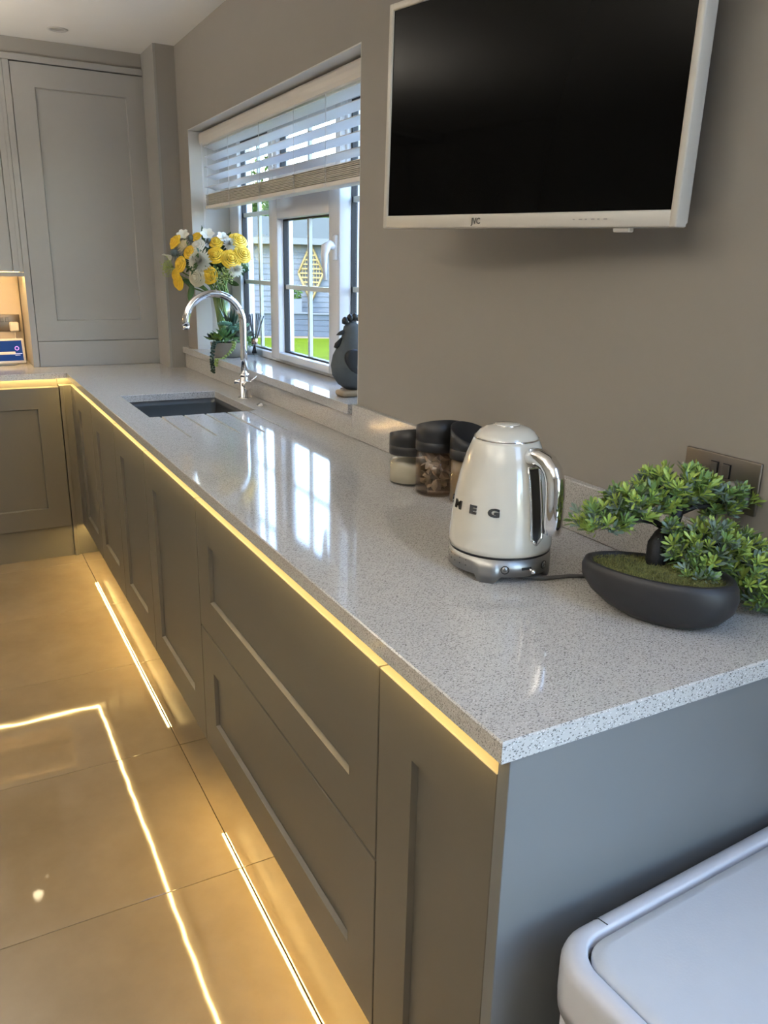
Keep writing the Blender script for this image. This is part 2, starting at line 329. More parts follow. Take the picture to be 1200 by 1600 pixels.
nb = gthing('garden_wall', 'rendered garden wall left of the shed', 'wall'); G().box(-11, -3.7, 1.0, 1.25, ZG, 2.1).build('wall_panel', mat('render_grey', (.24, .235, .225), .8, var=.1, spec=.05), nb)

# ------------------------------------------------------------------ worktop (L shape, sink cut-out, drainer grooves)
def stone_top():
    sx0, sx1, sy0, sy1 = .097, .480, 2.152, 2.664
    grooves = [.133, .212, .290, .367, .449]; gw = .0035; gy0, gy1 = 1.765, 2.152
    xb = sorted({-2.4, 0, sx0, sx1, WX-.001} | {q+e for q in grooves for e in (-gw, gw)})
    yb = sorted({0, gy0, sy0, sy1, 3.475, YB-.001})
    def hgt(xm, ym):
        if xm < 0 and ym < 3.475: return None
        if sx0 < xm < sx1 and sy0 < ym < sy1: return None
        if gy0 < ym < gy1 and any(abs(xm-q) < gw for q in grooves): return H-.004
        return H
    g = G(); nx, ny = len(xb)-1, len(yb)-1
    hh = [[hgt((xb[i]+xb[i+1])/2, (yb[j]+yb[j+1])/2) for j in range(ny)] for i in range(nx)]
    def at(i, j): return hh[i][j] if 0 <= i < nx and 0 <= j < ny else None
    for i in range(nx):
        for j in range(ny):
            h = hh[i][j]
            if h is None: continue
            a, b, c, d = xb[i], xb[i+1], yb[j], yb[j+1]
            g.quad((a, c, h), (b, c, h), (b, d, h), (a, d, h)); g.quad((a, c, TB), (a, d, TB), (b, d, TB), (b, c, TB))
            for (ii, jj, p, q) in ((i-1, j, (a, c), (a, d)), (i+1, j, (b, c), (b, d)), (i, j-1, (a, c), (b, c)), (i, j+1, (a, d), (b, d))):
                k = at(ii, jj); lo = TB if k is None else k
                if lo < h: g.quad((*p, lo), (*q, lo), (*q, h), (*p, h))
    return g
wt = stone_top().build('worktop', QUARTZ)
me = wt.data; bm = bmesh.new(); bm.from_mesh(me); bmesh.ops.remove_doubles(bm, verts=bm.verts, dist=1e-5); bmesh.ops.recalc_face_normals(bm, faces=bm.faces)
es = [e for e in bm.edges if len(e.link_faces) == 2 and e.calc_face_angle(0) > .5 and all(v.co.z > H-.0005 for v in e.verts)]
bmesh.ops.bevel(bm, geom=es, offset=.002, segments=1, affect='EDGES'); bm.to_mesh(me); bm.free()
tag(wt, 'speckled pale grey quartz worktop turning the corner under the window', 'worktop')
tag(G().box(.584, WX-.0005, .0, wy0, H+.0005, 1.0345, .002, 1).box(.584, WX-.0005, wy0, 3.4995, H+.0005, 1.0045, .001, 1).build('upstand', QUARTZ), 'speckled quartz upstand along the foot of the window wall', 'upstand')

# ------------------------------------------------------------------ base cabinets, main run
def shaker(u0, u1, v0, v1, mp, th=.022, rail=.098, m=None, parent=None, name='door', depth=.009):
    """mp maps (u, v, w) to the world, w out of the face; frame ring + recessed panel"""
    b = .0012; ch = .004; rr = []
    def ring(a, w): return [mp(u0+a, v0+a, w), mp(u1-a, v0+a, w), mp(u1-a, v1-a, w), mp(u0+a, v1-a, w)]
    rings = [ring(0, -th), ring(0, -b), ring(b, 0), ring(rail, 0), ring(rail+ch, -depth), ring(rail+ch, -th)]
    g = G(); vs = [p for r in rings for p in r]; fs = []
    n = len(rings)
    for k in range(n):
        q = (k+1) % n
        for i in range(4): j = (i+1) % 4; fs.append((k*4+i, k*4+j, q*4+j, q*4+i))
    d = g.add(vs, fs).build(name, m, parent)
    e = rail+ch-.0005; P = [mp(u, v, w) for w in (-th+.002, -depth-.0008) for u, v in ((u0+e, v0+e), (u1-e, v0+e), (u1-e, v1-e), (u0+e, v1-e))]
    G().add(P, [(0, 1, 2, 3), (4, 5, 6, 7), (0, 1, 5, 4), (1, 2, 6, 5), (2, 3, 7, 6), (3, 0, 4, 7)]).build('panel', m, d)
    return d
XD = .019; DT, DB = .866, .162
mpx = lambda u, v, w: (XD-w, u, v)
CARC = mat('carcass_gap_shade', (.008, .0075, .007), .7)  # shade of the gaps between fronts put into this near-black colour
def base_unit(name, label, y0, y1, fronts, rail=.098):
    t = thing(name, label, 'cabinet', ((XD+.3), (y0+y1)/2, 0), group='base cabinets of the window run')
    off = Vector(t.location); mp = lambda u, v, w: tuple(Vector(mpx(u, v, w))-off)
    cx = lambda g: g
    G().box(XD+.024-off.x, .58-off.x, y0+.001-off.y, y1-.001-off.y, DB+.004, DT-.03).build('carcass', CARC, t)
    G().box(XD+.0235-off.x, .075-off.x, y0-off.y, y1-off.y, DT-.03, DT-.001).box(.075-off.x, .093-off.x, y0-off.y, y1-off.y, DT-.03, TB-.0015).build('top_rail', BASEP, t)
    for n2, v0, v1, rl in fronts: shaker(y0+.0019, y1-.0019, v0, v1, mp, rail=rl, m=BASEP, parent=t, name=n2)
    return t
base_unit('pull_out_cabinet', 'narrow shaker door cabinet at the near end of the run', .0275, .327, [('door', DB, DT, .1)])
base_unit('drawer_cabinet', 'wide cabinet with two deep shaker drawer fronts', .327, 1.330, [('drawer_front', .5172, DT, .098), ('drawer_front', DB, .5127, .098)])
base_unit('base_cabinet', 'shaker door cabinet next to the wide drawers', 1.330, 1.926, [('door', DB, DT, .1)])
base_unit('base_cabinet', 'shaker door cabinet under the near half of the sink', 1.926, 2.431, [('door', DB, DT, .1)])
base_unit('base_cabinet', 'shaker door cabinet below the far half of the sink', 2.431, 2.936, [('door', DB, DT, .1)])
base_unit('base_cabinet', 'shaker door cabinet in the inner corner of the run', 2.936, 3.40, [('door', DB, DT, .088)])
for o in bpy.data.objects:
    if o.name.startswith('carcass') and o.parent and o.parent.get('label', '').find('half of the sink') > 0:
        for v in o.data.vertices:
            if v.co.z > .68: v.co.z = .68
tag(G().box(XD-.003, .582, .004, .0255, 0, TB-.0015, .0008, 1).build('end_panel', PANELP), 'flat grey end panel closing the near end of the run', 'end panel')
tag(G().box(.084, .100, .03, 3.51, 0, DB+.002).build('plinth', BASEP), 'grey plinth set back under the window run', 'plinth')
def led(name, label, x0, x1, y0, y1, z0, z1, m, twin=0):
    g = G().box(x0, x1, y0, y1, z0, z1)
    if twin: g.box(x1+twin, x1+twin+.0018, y0, y1, z0, z1)
    return tag(g.build(name, m), label, 'led strip')
led('led_strip', 'warm led strip under the front edge of the worktop', .0105, .0190, .03, 3.528, TB-.0045, TB-.001, LEDM)
led('led_strip', 'warm led strip under the back worktop edge', -2.4, .0115, 3.530, 3.540, TB-.0045, TB-.001, LEDM)
led('led_strip', 'warm led strip beneath the drawers by the floor', .047, .0525, .06, 1.325, DB-.0005, DB+.003, LEDP, .006)
led('led_strip', 'warm led strip beneath the sink cabinets by the floor', .047, .0525, 1.965, 3.49, DB-.0005, DB+.003, LEDP, .006)
# back run
YD = 3.5
mpy = lambda u, v, w: (u, YD-w, v)
def back_unit(x0, x1, label):
    t = thing('base_cabinet', label, 'cabinet', ((x0+x1)/2, YD+.3, 0), group='base cabinets of the back run'); off = Vector(t.location)
    G().box(x0-off.x, x1-off.x, .024-.3, .27, DB+.004, DT-.03).build('carcass', CARC, t)
    G().box(x0-off.x, x1-off.x, .0235-.3, .056-.3, DT-.03, DT-.007).box(x0-off.x, x1-off.x, .056-.3, .074-.3, DT-.03, TB-.0015).build('top_rail', BASEP, t)
    shaker(x0+.0015, x1-.0015, DB, DT-.006, lambda u, v, w: tuple(Vector(mpy(u, v, w))-off), rail=.1, m=BASEP, parent=t)
back_unit(-.635, -.036, 'shaker door cabinet under the back worktop by the corner')
back_unit(-1.236, -.637, 'second shaker door cabinet from the corner under the back worktop')
back_unit(-1.837, -1.238, 'third shaker door cabinet from the corner under the back worktop')
tag(G().box(-.033, -.015, YD-.002, YD+.3, 0, DT, .001, 1).build('filler_panel', BASEP), 'narrow upright filler panel reaching the floor in the corner', 'filler panel')
tag(G().box(-.0145, XD+.022, YD+.004, YD+.03, DB, DT).box(XD, XD+.022, 3.402, YD+.004, DB, DT).box(.041, .078, 3.402, YD+.055, DT-.03, DT).box(-.0145, .041, YD+.03, YD+.055, DT-.03, DT).box(-.0345, .093, YD+.056, YD+.074, DT+.0005, TB-.0015).build('corner_post', BASEP), 'grey corner post joining the two cabinet runs', 'corner post')
tag(G().box(-2.4, -.0335, YD+.014, YD+.03, 0, DB-.002).box(-.0145, .083, YD+.014, YD+.03, 0, DB-.002).build('plinth', BASEP), 'grey plinth under the back run', 'plinth')

# ------------------------------------------------------------------ tall dresser unit, wall units, nook
YT = 3.727
tu = thing('dresser_cabinet', 'tall grey cabinet with one big shaker door standing on the worktop', 'cabinet', (.22, YT, H))
O = Vector(tu.location)
def tb_(g, x0, x1, y0, y1, z0, z1, b=.001): return g.box(x0-O.x, x1-O.x, y0-O.y, y1-O.y, z0-O.z, z1-O.z, b, 1)
G_ = G(); tb_(G_, -.084, .52, YT+.024, YB-.002, H+.0005, 2.296); G_.build('carcass', TALLP, tu)
shaker(-.0855, .5205, 1.0575, 2.2955, lambda u, v, w: tuple(Vector((u, YT-w, v))-O), rail=.098, m=TALLP, parent=tu)
G_ = G(); tb_(G_, -.085, .521, YT, YT+.022, H+.0005, 1.0545); G_.build('bottom_rail', TALLP, tu)
G_ = G(); tb_(G_, -.1155, -.0875, YT-.004, YB-.002, H+.0005, 2.2985); G_.build('side_panel', TALLP, tu)
G_ = G(); tb_(G_, .522, .5238, YT-.0, YB-.3, H+.0005, 2.296); G_.build('side_gap', DARK, tu)
G_ = G(); tb_(G_, -2.4, .5035, YT-.006, YT+.05, 2.3, 2.3265); co = G_.build('cornice', TALLP); co.matrix_world = Matrix.Translation(O); tag(co, 'flat grey cornice board above the wall cabinets', 'cornice')
tag(G().box(.5045, .5155, 3.499, YB-.002, H+.0005, CZ-.001).build('column_panel', TALLP), 'pale grey cover panel on the boxed corner column', 'panel')
wu = thing('glazed_wall_cabinet', 'glass fronted wall cabinet lit from within beside the tall dresser', 'cabinet', (-.36, YT, 1.364)); O = Vector(wu.location)
G_ = G(); tb_(G_, -.605, -.587, YT+.024, YB-.002, 1.384, 2.298); tb_(G_, -.134, -.1165, YT-.0, YB-.002, 1.384, 2.298); tb_(G_, -.587, -.134, YT+.024, YB-.002, 1.384, 1.402); tb_(G_, -.587, -.134, YT+.024, YB-.002, 2.28, 2.298); tb_(G_, -.587, -.134, YB-.012, YB-.002, 1.402, 2.28)
G_.build('carcass', TALLP, wu)
G_ = G(); tb_(G_, -.160, -.134, YT, YT+.022, 1.386, 2.2955); G_.build('stile', TALLP, wu)
G_ = G(); tb_(G_, -.605, -.1165, YT-.004, YT+.02, 1.364, 1.3825); G_.build('light_pelmet', TALLP, wu)
G_ = G(); r = .07
for q in ((-.603, -.603+r, 1.3865, 2.2955), (-.163-r, -.163, 1.3865, 2.2955), (-.603+r, -.163-r, 1.3865, 1.3865+r), (-.603+r, -.163-r, 2.2955-r, 2.2955)): tb_(G_, q[0], q[1], YT, YT+.022, q[2], q[3])
gd = G_.build('door', TALLP, wu)
G_ = G(); tb_(G_, -.603+r-.004, -.163-r+.004, YT+.010, YT+.014, 1.3865+r-.004, 2.2955-r+.004, 0); G_.build('pane', GLASS, gd)
for z in (1.70, 1.99):
    G_ = G(); tb_(G_, -.586, -.135, YT+.03, YB-.014, z, z+.006, 0); G_.build('glass_shelf', JGLASS, wu)
G_ = G(); G_.lathe([(.0, 0), (.028, 0), (.028, -.006), (.0, -.006)], (-.40-O.x, 3.86-O.y, 2.2795-O.z), 16, cap0=False, cap1=False); G_.build('spot_lamp', mat('cabinet_spot', (1, .9, .7), .5, emit=(1, .8, .5), es=9), wu)
cut = mat('cut_glass', (.9, .9, .9), .05, spec=1.0, trans=.0, var=.3, vscale=60)
def goblet(x, y, z, k):
    t = thing('wine_glass', 'cut crystal glass on a shelf of the lit glass cabinet', 'glass', (x, y, z+.0005), group='crystal glasses in the lit cabinet')
    G().lathe([(.03, 0), (.028, .003), (.004, .008), (.004, .06)], n=12).build('stem', cut, t)
    G().lathe([(.004, .06), (.03, .08), (.036, .11), (.033, .15), (.031, .15), (.034, .11), (.028, .083), (.003, .064)], n=10).build('bowl', JGLASS, t)
for z in (1.403, 1.7065, 1.9965):
    for k in range(4): goblet(-.53+k*.105, 3.86+.03*(k % 2), z, k)
wu2 = thing('wall_cabinet', 'shaker wall cabinet left of the lit glass cabinet', 'cabinet', (-.91, YT, 1.364)); O = Vector(wu2.location)
G_ = G(); tb_(G_, -1.21, -.608, YT+.024, YB-.002, 1.384, 2.298); G_.build('carcass', TALLP, wu2)
shaker(-1.2085, -.6085, 1.3865, 2.2955, lambda u, v, w: tuple(Vector((u, YT-w, v))-O), m=TALLP, parent=wu2)
tag(G().box(-1.2, -.12, YB-.014, YB-.0005, H+.0005, 1.363).build('splashback', mat('splash_cream', (.50, .44, .36), .35)), 'cream splashback at the back of the lit nook', 'splashback')
tag(G().box(-1.2, -.135, YB-.04, YB-.0145, H+.0005, 1.035, .001, 1).build('upstand', QUARTZ), 'quartz upstand at the back of the lit nook', 'upstand')
led('led_strip', 'warm led strip under the wall cabinet lighting the nook', -1.2, -.125, YT+.0225, YT+.0300, 1.371, 1.377, mat('nook_led', (1, .8, .5), .5, emit=(1, .62, .24), es=75))
# nook contents
ec = thing('smart_display', 'white framed smart display with a blue screen in the nook', 'smart display', (-.235, 3.84, H), rz=math.radians(6))
T = Matrix.Rotation(math.radians(-14), 4, 'X')
G().box(-.100, .100, -.008, .010, .008, .134, .008, 3, M=T).build('housing', WHITEP, ec)
G().box(-.06, .06, .004, .062, .0, .07, .01, 2).build('stand_wedge', WHITEP, ec)
sc_ = G().box(-.087, .087, -.0092, -.0085, .022, .122, M=T).build('screen', mat('screen_blue', (.01, .03, .12), .1, emit=(.01, .04, .16), es=.35), ec)
G().lathe([(.0105, 0), (.0105, .0006), (.007, .0006), (.007, 0)], n=24, cap0=False, cap1=False, M=T @ Matrix.Translation((.062, -.0094, .083)) @ Matrix.Rotation(PI/2, 4, 'X')).build('round_icon', mat('icon_purple', (.3, .1, .5), .4, emit=(.45, .25, .75), es=.8), sc_)
G().box(.040, .084, -.0098, -.0093, .055, .0575, M=T).box(.050, .074, -.0098, -.0093, .048, .0505, M=T).build('caption_lines', mat('icon_white', (.6, .6, .7), .4, emit=(.4, .5, .8), es=.5), sc_)
BRN = mat('nickel_plate', (.22, .19, .16), .36, .9, var=.06, vscale=40)
def dsocket(name, label, M_, right_plug=None):
    t = thing(name, label, 'socket'); t.matrix_world = M_
    G().box(-.0735, .0735, -.043, .043, 0, .006, .002, 2).build('face_plate', BRN, t)
    for x in (-.012, .012):
        r_ = G().box(x-.0075, x+.0075, .006, .030, .006, .0072).build('switch_surround', GASK, t); G().box(x-.0065, x+.0065, .0072, .0288, .0072, .0105, .001, 1).build('rocker', BRN, r_)
    for s in (-1, 1):
        for hx_, hy_, a, b in ((s*.042, .008-.004, .004, .008), (s*.042-.011, -.020, .008, .0035), (s*.042+.011, -.020, .008, .0035)): G().box(hx_-a/2, hx_+a/2, hy_-b/2, hy_+b/2, .0055, .0064).build('pin_slot', GASK, t)
    return t
YS = YB-.0148
dsocket('double_socket', 'metal double socket on the nook splashback above the display', frame_M((-.205, YS, 1.125), (1, 0, 0), (0, 0, 1), (0, -1, 0)))
pg = G().box(-.022, .022, -.024, .024, .0065, .045, .007, 3).build('charger_plug', WHITEP); pg.matrix_world = frame_M((-.163, YS-.0055, 1.108), (1, 0, 0), (0, 0, 1), (0, -1, 0)); tag(pg, 'square white plug in the nook socket', 'plug')
tag(G().tube([(-.163, 4.02, 1.08), (-.165, 4.0, 1.0), (-.14, 3.98, .95), (-.11+-.02, 3.95, .9345), (-.135, 3.93, .9345), (-.15, 3.96, .9345), (-.16, 3.93, .9345)], .002, 6).build('charger_cable', WHITEP), 'thin white cable curled on the worktop in the nook', 'cable')
# ceiling light
dl = thing('downlight', 'round white recessed downlight in the ceiling', 'downlight', (.102, 3.505, CZ))
G().lathe([(.026, -.001), (.028, -.003), (.042, -.003), (.0435, -.0005)], n=40, cap0=False, cap1=False).build('bezel', mat('bezel_white', (.55, .53, .5), .4), dl)
G().lathe([(.0, -.0006), (.0265, -.0006)], n=32, cap0=False, cap1=False).build('lens', mat('lens_grey', (.42, .40, .36), .3), dl)

# ------------------------------------------------------------------ sink, tap, button
def rr_ring(x0, x1, y0, y1, r, z, n=5):
    pts = []
    for cx, cy, a in ((x1-r, y1-r, 0), (x0+r, y1-r, PI/2), (x0+r, y0+r, PI), (x1-r, y0+r, 1.5*PI)):
        for k in range(n+1): q = a+PI/2*k/n; pts.append(Vector((cx+r*math.cos(q), cy+r*math.sin(q), z)))
    return pts
sk_ = thing('sink', 'dark steel undermount sink let into the worktop', 'sink', (.29, 2.41, .70)); o = (.29, 2.41, .70)
def rl(i, r, z): return [p-Vector(o) for p in rr_ring(.100+i, .478-i, 2.155+i, 2.661-i, r, z)]
g = G(); g.rings([rl(-.018, .03, TB-.0012), rl(0, .022, TB-.0012), rl(.002, .022, TB-.02), rl(.004, .022, .765), rl(.016, .022, .748), rl(.04, .02, .744), rl(.16, .02, .742)], cap0=False)
g.build('basin', SLATE, sk_, recalc=False)
G().lathe([(.0, .0445), (.034, .0445), (.042, .0425)], n=24, cap0=False, cap1=False).lathe([(.0, .049), (.024, .0485), (.027, .0445)], n=20, cap0=False, cap1=False).build('waste', STEEL, sk_)
tp = thing('kitchen_tap', 'tall chrome swan neck tap behind the sink', 'tap', (.534, 2.434, H))
G().lathe([(.0, 0), (.0265, 0), (.0265, .004), (.021, .0055), (.0195, .006), (.0195, .095), (.017, .098), (.0, .098)], n=28, cap0=False, cap1=False).build('body', CHROME, tp)
pts = [Vector((0, 0, .098)), Vector((0, 0, .16)), Vector((0, 0, .22)), Vector((0, 0, .285))] + arc((-.1115, 0, .29), .1115, 0, PI*.97, 22, (1, 0, 0), (0, 0, 1)) + [Vector((-.2222, 0, .285))]
G().tube(pts, .0135, 16).build('spout', CHROME, tp)
e = Vector((-.2222, 0, .283)); G().tube([e+Vector((0, 0, .003)), e+Vector((.0, 0, -.012))], .0125, 16).build('aerator', CHROME, tp)
G().tube([(0, -.012, .055), (0, -.048, .055)], .0175, 20).build('valve', CHROME, tp)
G().tube([(.004, -.040, .062), (.03, -.043, .085), (.058, -.046, .106)], [.0045, .004, .0035], 8).build('lever', CHROME, tp)
G().tube([(0, .012, .058), (-.018, .03, .062), (-.03, .036, .062)], [.010, .0095, .0095], 12).build('side_knob', CHROME, tp)
G().lathe([(.0195, .085), (.0205, .087), (.0205, .093), (.0195, .095)], n=24, cap0=False, cap1=False).build('collar', CHROME, tp)
tag(G().lathe([(.0, .0078), (.008, .0078), (.0085, .006), (.015, .004), (.019, .0005), (.019, 0)], (.537, 2.251, H+.0003), 28, cap0=False, cap1=False).build('waste_button', CHROME), 'small round chrome waste button set in the worktop', 'button')

# ------------------------------------------------------------------ television
TVB = Vector((.45757, .68089, 1.51367)); TR = Vector((.169946, -.985237, -.020669)); TU = Vector((.004084, -.02027, .999786)); TN = TR.cross(TU).normalized()   # TN towards the viewer
if TN.x > 0: TN = -TN
ex, ey = TR.normalized(), TU.normalized(); ez = ex.cross(ey)
tvt = thing('television', 'white framed flat television on the wall with a black screen', 'television'); tvt.matrix_world = frame_M(TVB, ex, ey, ez)
TVW = mat('tv_white', (.56, .52, .455), .3)
def tvg(): return G()
w2_, h2 = .3675, .435
g = G(); b0, bt, bb = .014, .014, .026
g.box(-w2_, -w2_+b0, 0, h2, -.028, 0, .003, 2); g.box(w2_-b0, w2_, 0, h2, -.028, 0, .003, 2); g.box(-w2_+b0-.003, w2_-b0+.003, 0, bb, -.028, 0, .003, 2); g.box(-w2_+b0-.003, w2_-b0+.003, h2-bt, h2, -.028, 0, .003, 2)
g.build('bezel', TVW, tvt)
G().box(-w2_+b0-.001, w2_-b0+.001, bb-.001, h2-bt+.001, -.02, -.0035).build('screen', mat('tv_screen', (.003, .003, .003), .05, spec=.08), tvt)
G().box(-w2_+.004, w2_-.004, .004, h2-.004, -.040, -.026, .004, 1).box(-.22, .22, .06, .34, -.062, -.038, .01, 2).build('back_cover', TVW, tvt)
G().box(.245, .278, -.007, .001, -.02, -.006, .002, 1).build('sensor', WHITEP, tvt)
put('logo_lettering', text_mesh('JVC', .0155, .0003, .0004), mat('logo_grey', (.12, .11, .10), .5), tvt, Matrix.Translation((-.093+.02, .0125, .0006)))
g = G()
for k in range(6): g.box(.165+k*.013, .165+k*.013+(.007 if k % 2 else .004), .0125, .0142, -.0005, .0006)
g.build('button_marks', mat('mark_grey', (.3, .28, .26), .5), tvt)
ar = G(); back = TVB+ey*.2-ez*.062
tvm = thing('tv_bracket', 'black swivel bracket holding the television to the wall', 'bracket', (WX, back.y, back.z))
Bl = Vector(tvm.location)
G().box(-.012, -.0005, -.06, .06, -.1, .1, .002, 1).build('wall_plate', BLACK, tvm)
G().tube([(-.012, .0, 0), ((back.x-WX)*.5, 0, 0), (back.x-WX+.012, 0, 0)], .016, 8).build('arm', BLACK, tvm)

# ------------------------------------------------------------------ kettle
KX, KY = .329, .459
vd = Vector((KX-CAM.x, KY-CAM.y, 0)).normalized(); rv = Vector((vd.y, -vd.x, 0))
def kdir(deg): a = math.radians(deg); return -vd*math.cos(a)+rv*math.sin(a)
kt = thing('kettle', 'cream retro kettle with chrome handle standing on its base', 'kettle', (KX, KY, H))
KP = [(.0, .0455), (.086, .0455), (.0895, .047), (.0903, .055), (.0895, .075), (.0870, .105), (.0825, .140), (.0750, .178), (.0660, .208), (.0575, .229), (.0550, .234)]
def krad(z):
    for (r0, z0), (r1, z1) in zip(KP[2:], KP[3:]):
        if z0 <= z <= z1: return r0+(r1-r0)*(z-z0)/(z1-z0)
    return .08
CREAM = mat('kettle_cream', (.60, .565, .485), .14, coat=.5)
G().lathe(KP, n=64, cap0=False).build('body', CREAM, kt)
G().lathe([(.0552, .2335), (.0558, .235), (.0552, .2365)], n=48, cap0=False, cap1=False).build('chrome_ring', CHROME, kt)
G().lathe([(.0535, .235), (.0525, .2385), (.046, .2465), (.036, .2525), (.0235, .2555), (.0, .2565)], n=48, cap0=False, cap1=False).build('lid', CREAM, kt)
kc = G().lathe([(.0215, .2556), (.0215, .2575), (.0205, .2583), (.0, .259)], n=32, cap0=False, cap1=False).build('lid_cap', CREAM, kt)
G().lathe([(.0217, .2553), (.0224, .2563), (.0217, .2572)], n=32, cap0=False, cap1=False).build('cap_ring', CHROME, kc)
G().lathe([(.0885, .0425), (.0885, .0455)], n=48, cap0=False, cap1=False).build('seam', GASK, kt)
# base: ring with four feet (front one towards the viewer)
BS = mat('base_steel', (.36, .36, .355), .42, 1, var=.1, vscale=50)
n = 96; fa = math.atan2(kdir(-12).y, kdir(-12).x); up, lo, inn = [], [], []
for i in range(n):
    a = 2*PI*i/n; q = (a-fa) % (PI/2); q = min(q, PI/2-q)     # angle from nearest foot
    foot = max(0, min(1, (.26-q)/.10)); foot = foot*foot*(3-2*foot); z = .0125*(1-foot)+.0005
    up.append(Vector((.0890*math.cos(a), .0890*math.sin(a), .0425))); lo.append(Vector((.0895*math.cos(a), .0895*math.sin(a), z))); inn.append(Vector((.079*math.cos(a), .079*math.sin(a), z)))
top_in = [Vector((.07*p.x/.089, .07*p.y/.089, .0425)) for p in up]
kb = G().rings([top_in, up, lo, inn, [Vector((p.x*.8, p.y*.8, .016)) for p in inn]], cap0=True, cap1=True).build('power_base', BS, kt)
def on_base(deg, z, r=.0897): d = kdir(deg); return frame_M((d.x*r, d.y*r, z), (-d.y, d.x, 0), (0, 0, 1), (d.x, d.y, 0))
for deg in (7.5, 58):
    b_ = G().lathe([(.0072, 0), (.0072, .001), (.0062, .001), (.0062, 0)], n=24, cap0=False, cap1=False).build('button_ring', GASK, kb); b_.matrix_basis = on_base(deg, .0265)
    b2 = G().lathe([(.0, .0012), (.0058, .001), (.006, 0)], n=20, cap0=False, cap1=False).build('push_button', BS, kb); b2.matrix_basis = on_base(deg, .0265)
    g = G()
    if deg < 10:
        pa = arc((0, 0, .0016), .0022, PI*.7, PI*2.3, 12, (1, 0, 0), (0, 1, 0)); g.tube(pa, .0003, 5).box(-.0003, .0003, .0005, .003, .0013, .0018)
    else: g.box(-.0004, .0004, -.0025, .0025, .0013, .0018)
    g.build('button_symbol', GASK, kb).matrix_basis = on_base(deg, .0265)
s_ = G().box(-.009, .009, -.0025, .0015, -.001, .0008).build('lever_slot', GASK, kb); s_.matrix_basis = on_base(32, .0275)
s_ = G().tube([(.004, -.001, 0), (.006, -.002, .008)], .0022, 8).lathe([(.0001, -.0045), (.003, -.0035), (.0046, 0), (.003, .0035), (.0001, .0045)], (.0065, -.003, .0105), 14, cap0=False, cap1=False).build('temperature_lever', CHROME, kb); s_.matrix_basis = on_base(32, .0275)
g = G()
for k in range(6):
    for dz, w in ((.033, .0007), (.0235, .0013)):
        m_ = on_base(-38-k*9.5, dz, .0893); g.box(-w, w, -.0008, .0008, 0, .0006, M=m_)
g.build('temperature_marks', mat('mark_dark', (.05, .05, .05), .5), kb)
# handle: flattened chrome loop in the plane of the axis
hdv = kdir(41); side = Vector((-hdv.y, hdv.x, 0))
def hp(r, z): return hdv*r+Vector((0, 0, z))
path = [hp(.058, .208), hp(.070, .2155), hp(.088, .2165), hp(.105, .211), hp(.117, .200), hp(.1235, .185), hp(.126, .165), hp(.127, .14), hp(.127, .115), hp(.1262, .098)]
G().tube(path, [.0135, .0148, .0152, .0155, .0158, .016, .016, .016, .0155, .014], 20).build('handle', CHROME, kt)
# water window below the handle
g = G(); zs = [.068+.128*i/12 for i in range(13)]
rim = [[], []]
for i, z in enumerate(zs):
    t_ = i/12; w = .0115*min(1, math.sqrt(max(0, 1-((max(.0, .12-t_))/.12)**2))) if t_ < .12 else .0115
    r = krad(z)+.0018
    rim[0].append(hp(r, z)-side*w); rim[1].append(hp(r, z)+side*w)
loop = rim[0]+rim[1][::-1]
G().tube(loop+[loop[0], loop[1]], .0028, 8).build('gauge_rim', CHROME, kt)
vs = []; fs = []
for i in range(13): vs += [rim[0][i]-hdv*.0005, rim[1][i]-hdv*.0005]
fs = [(2*i, 2*i+1, 2*i+3, 2*i+2) for i in range(12)]
G().add(vs, fs, True).build('water_gauge', mat('gauge_dark', (.07, .07, .075), .12, metal=.3), kt)
for ch, deg in (('G', -8.5), ('E', -34), ('M', -59.5), ('S', -85)):
    z = .1225; r = krad(z)+.0004; d = kdir(deg); slope = Vector((d.x*-.12, d.y*-.12, 1)).normalized(); nx_ = Vector((-d.y, d.x, 0))
    put('letter', text_mesh(ch, .0205, .0012, .0013), mat('letter_chrome', (.22, .22, .23), .12, 1), kt, frame_M((d.x*r, d.y*r, z), nx_, slope, nx_.cross(slope)) @ Matrix.Diagonal((1.3, .9, 1, 1)))
tag(G().tube([(.300, .425, H+.0042), (.325, .392, H+.0042), (.36, .3675, H+.0042), (.407, .357, H+.0042), (.45, .335, H+.0042), (.50, .31, H+.0042), (.55, .28, H+.0042), (.575, .255, H+.006), (.578, .235, H+.05), (.575, .215, 1.075), (.576, .210, 1.09)], .0036, 8).build('kettle_cable', mat('cable_grey', (.10, .10, .10), .5)), 'grey mains cable running from the kettle towards the wall socket', 'cable')

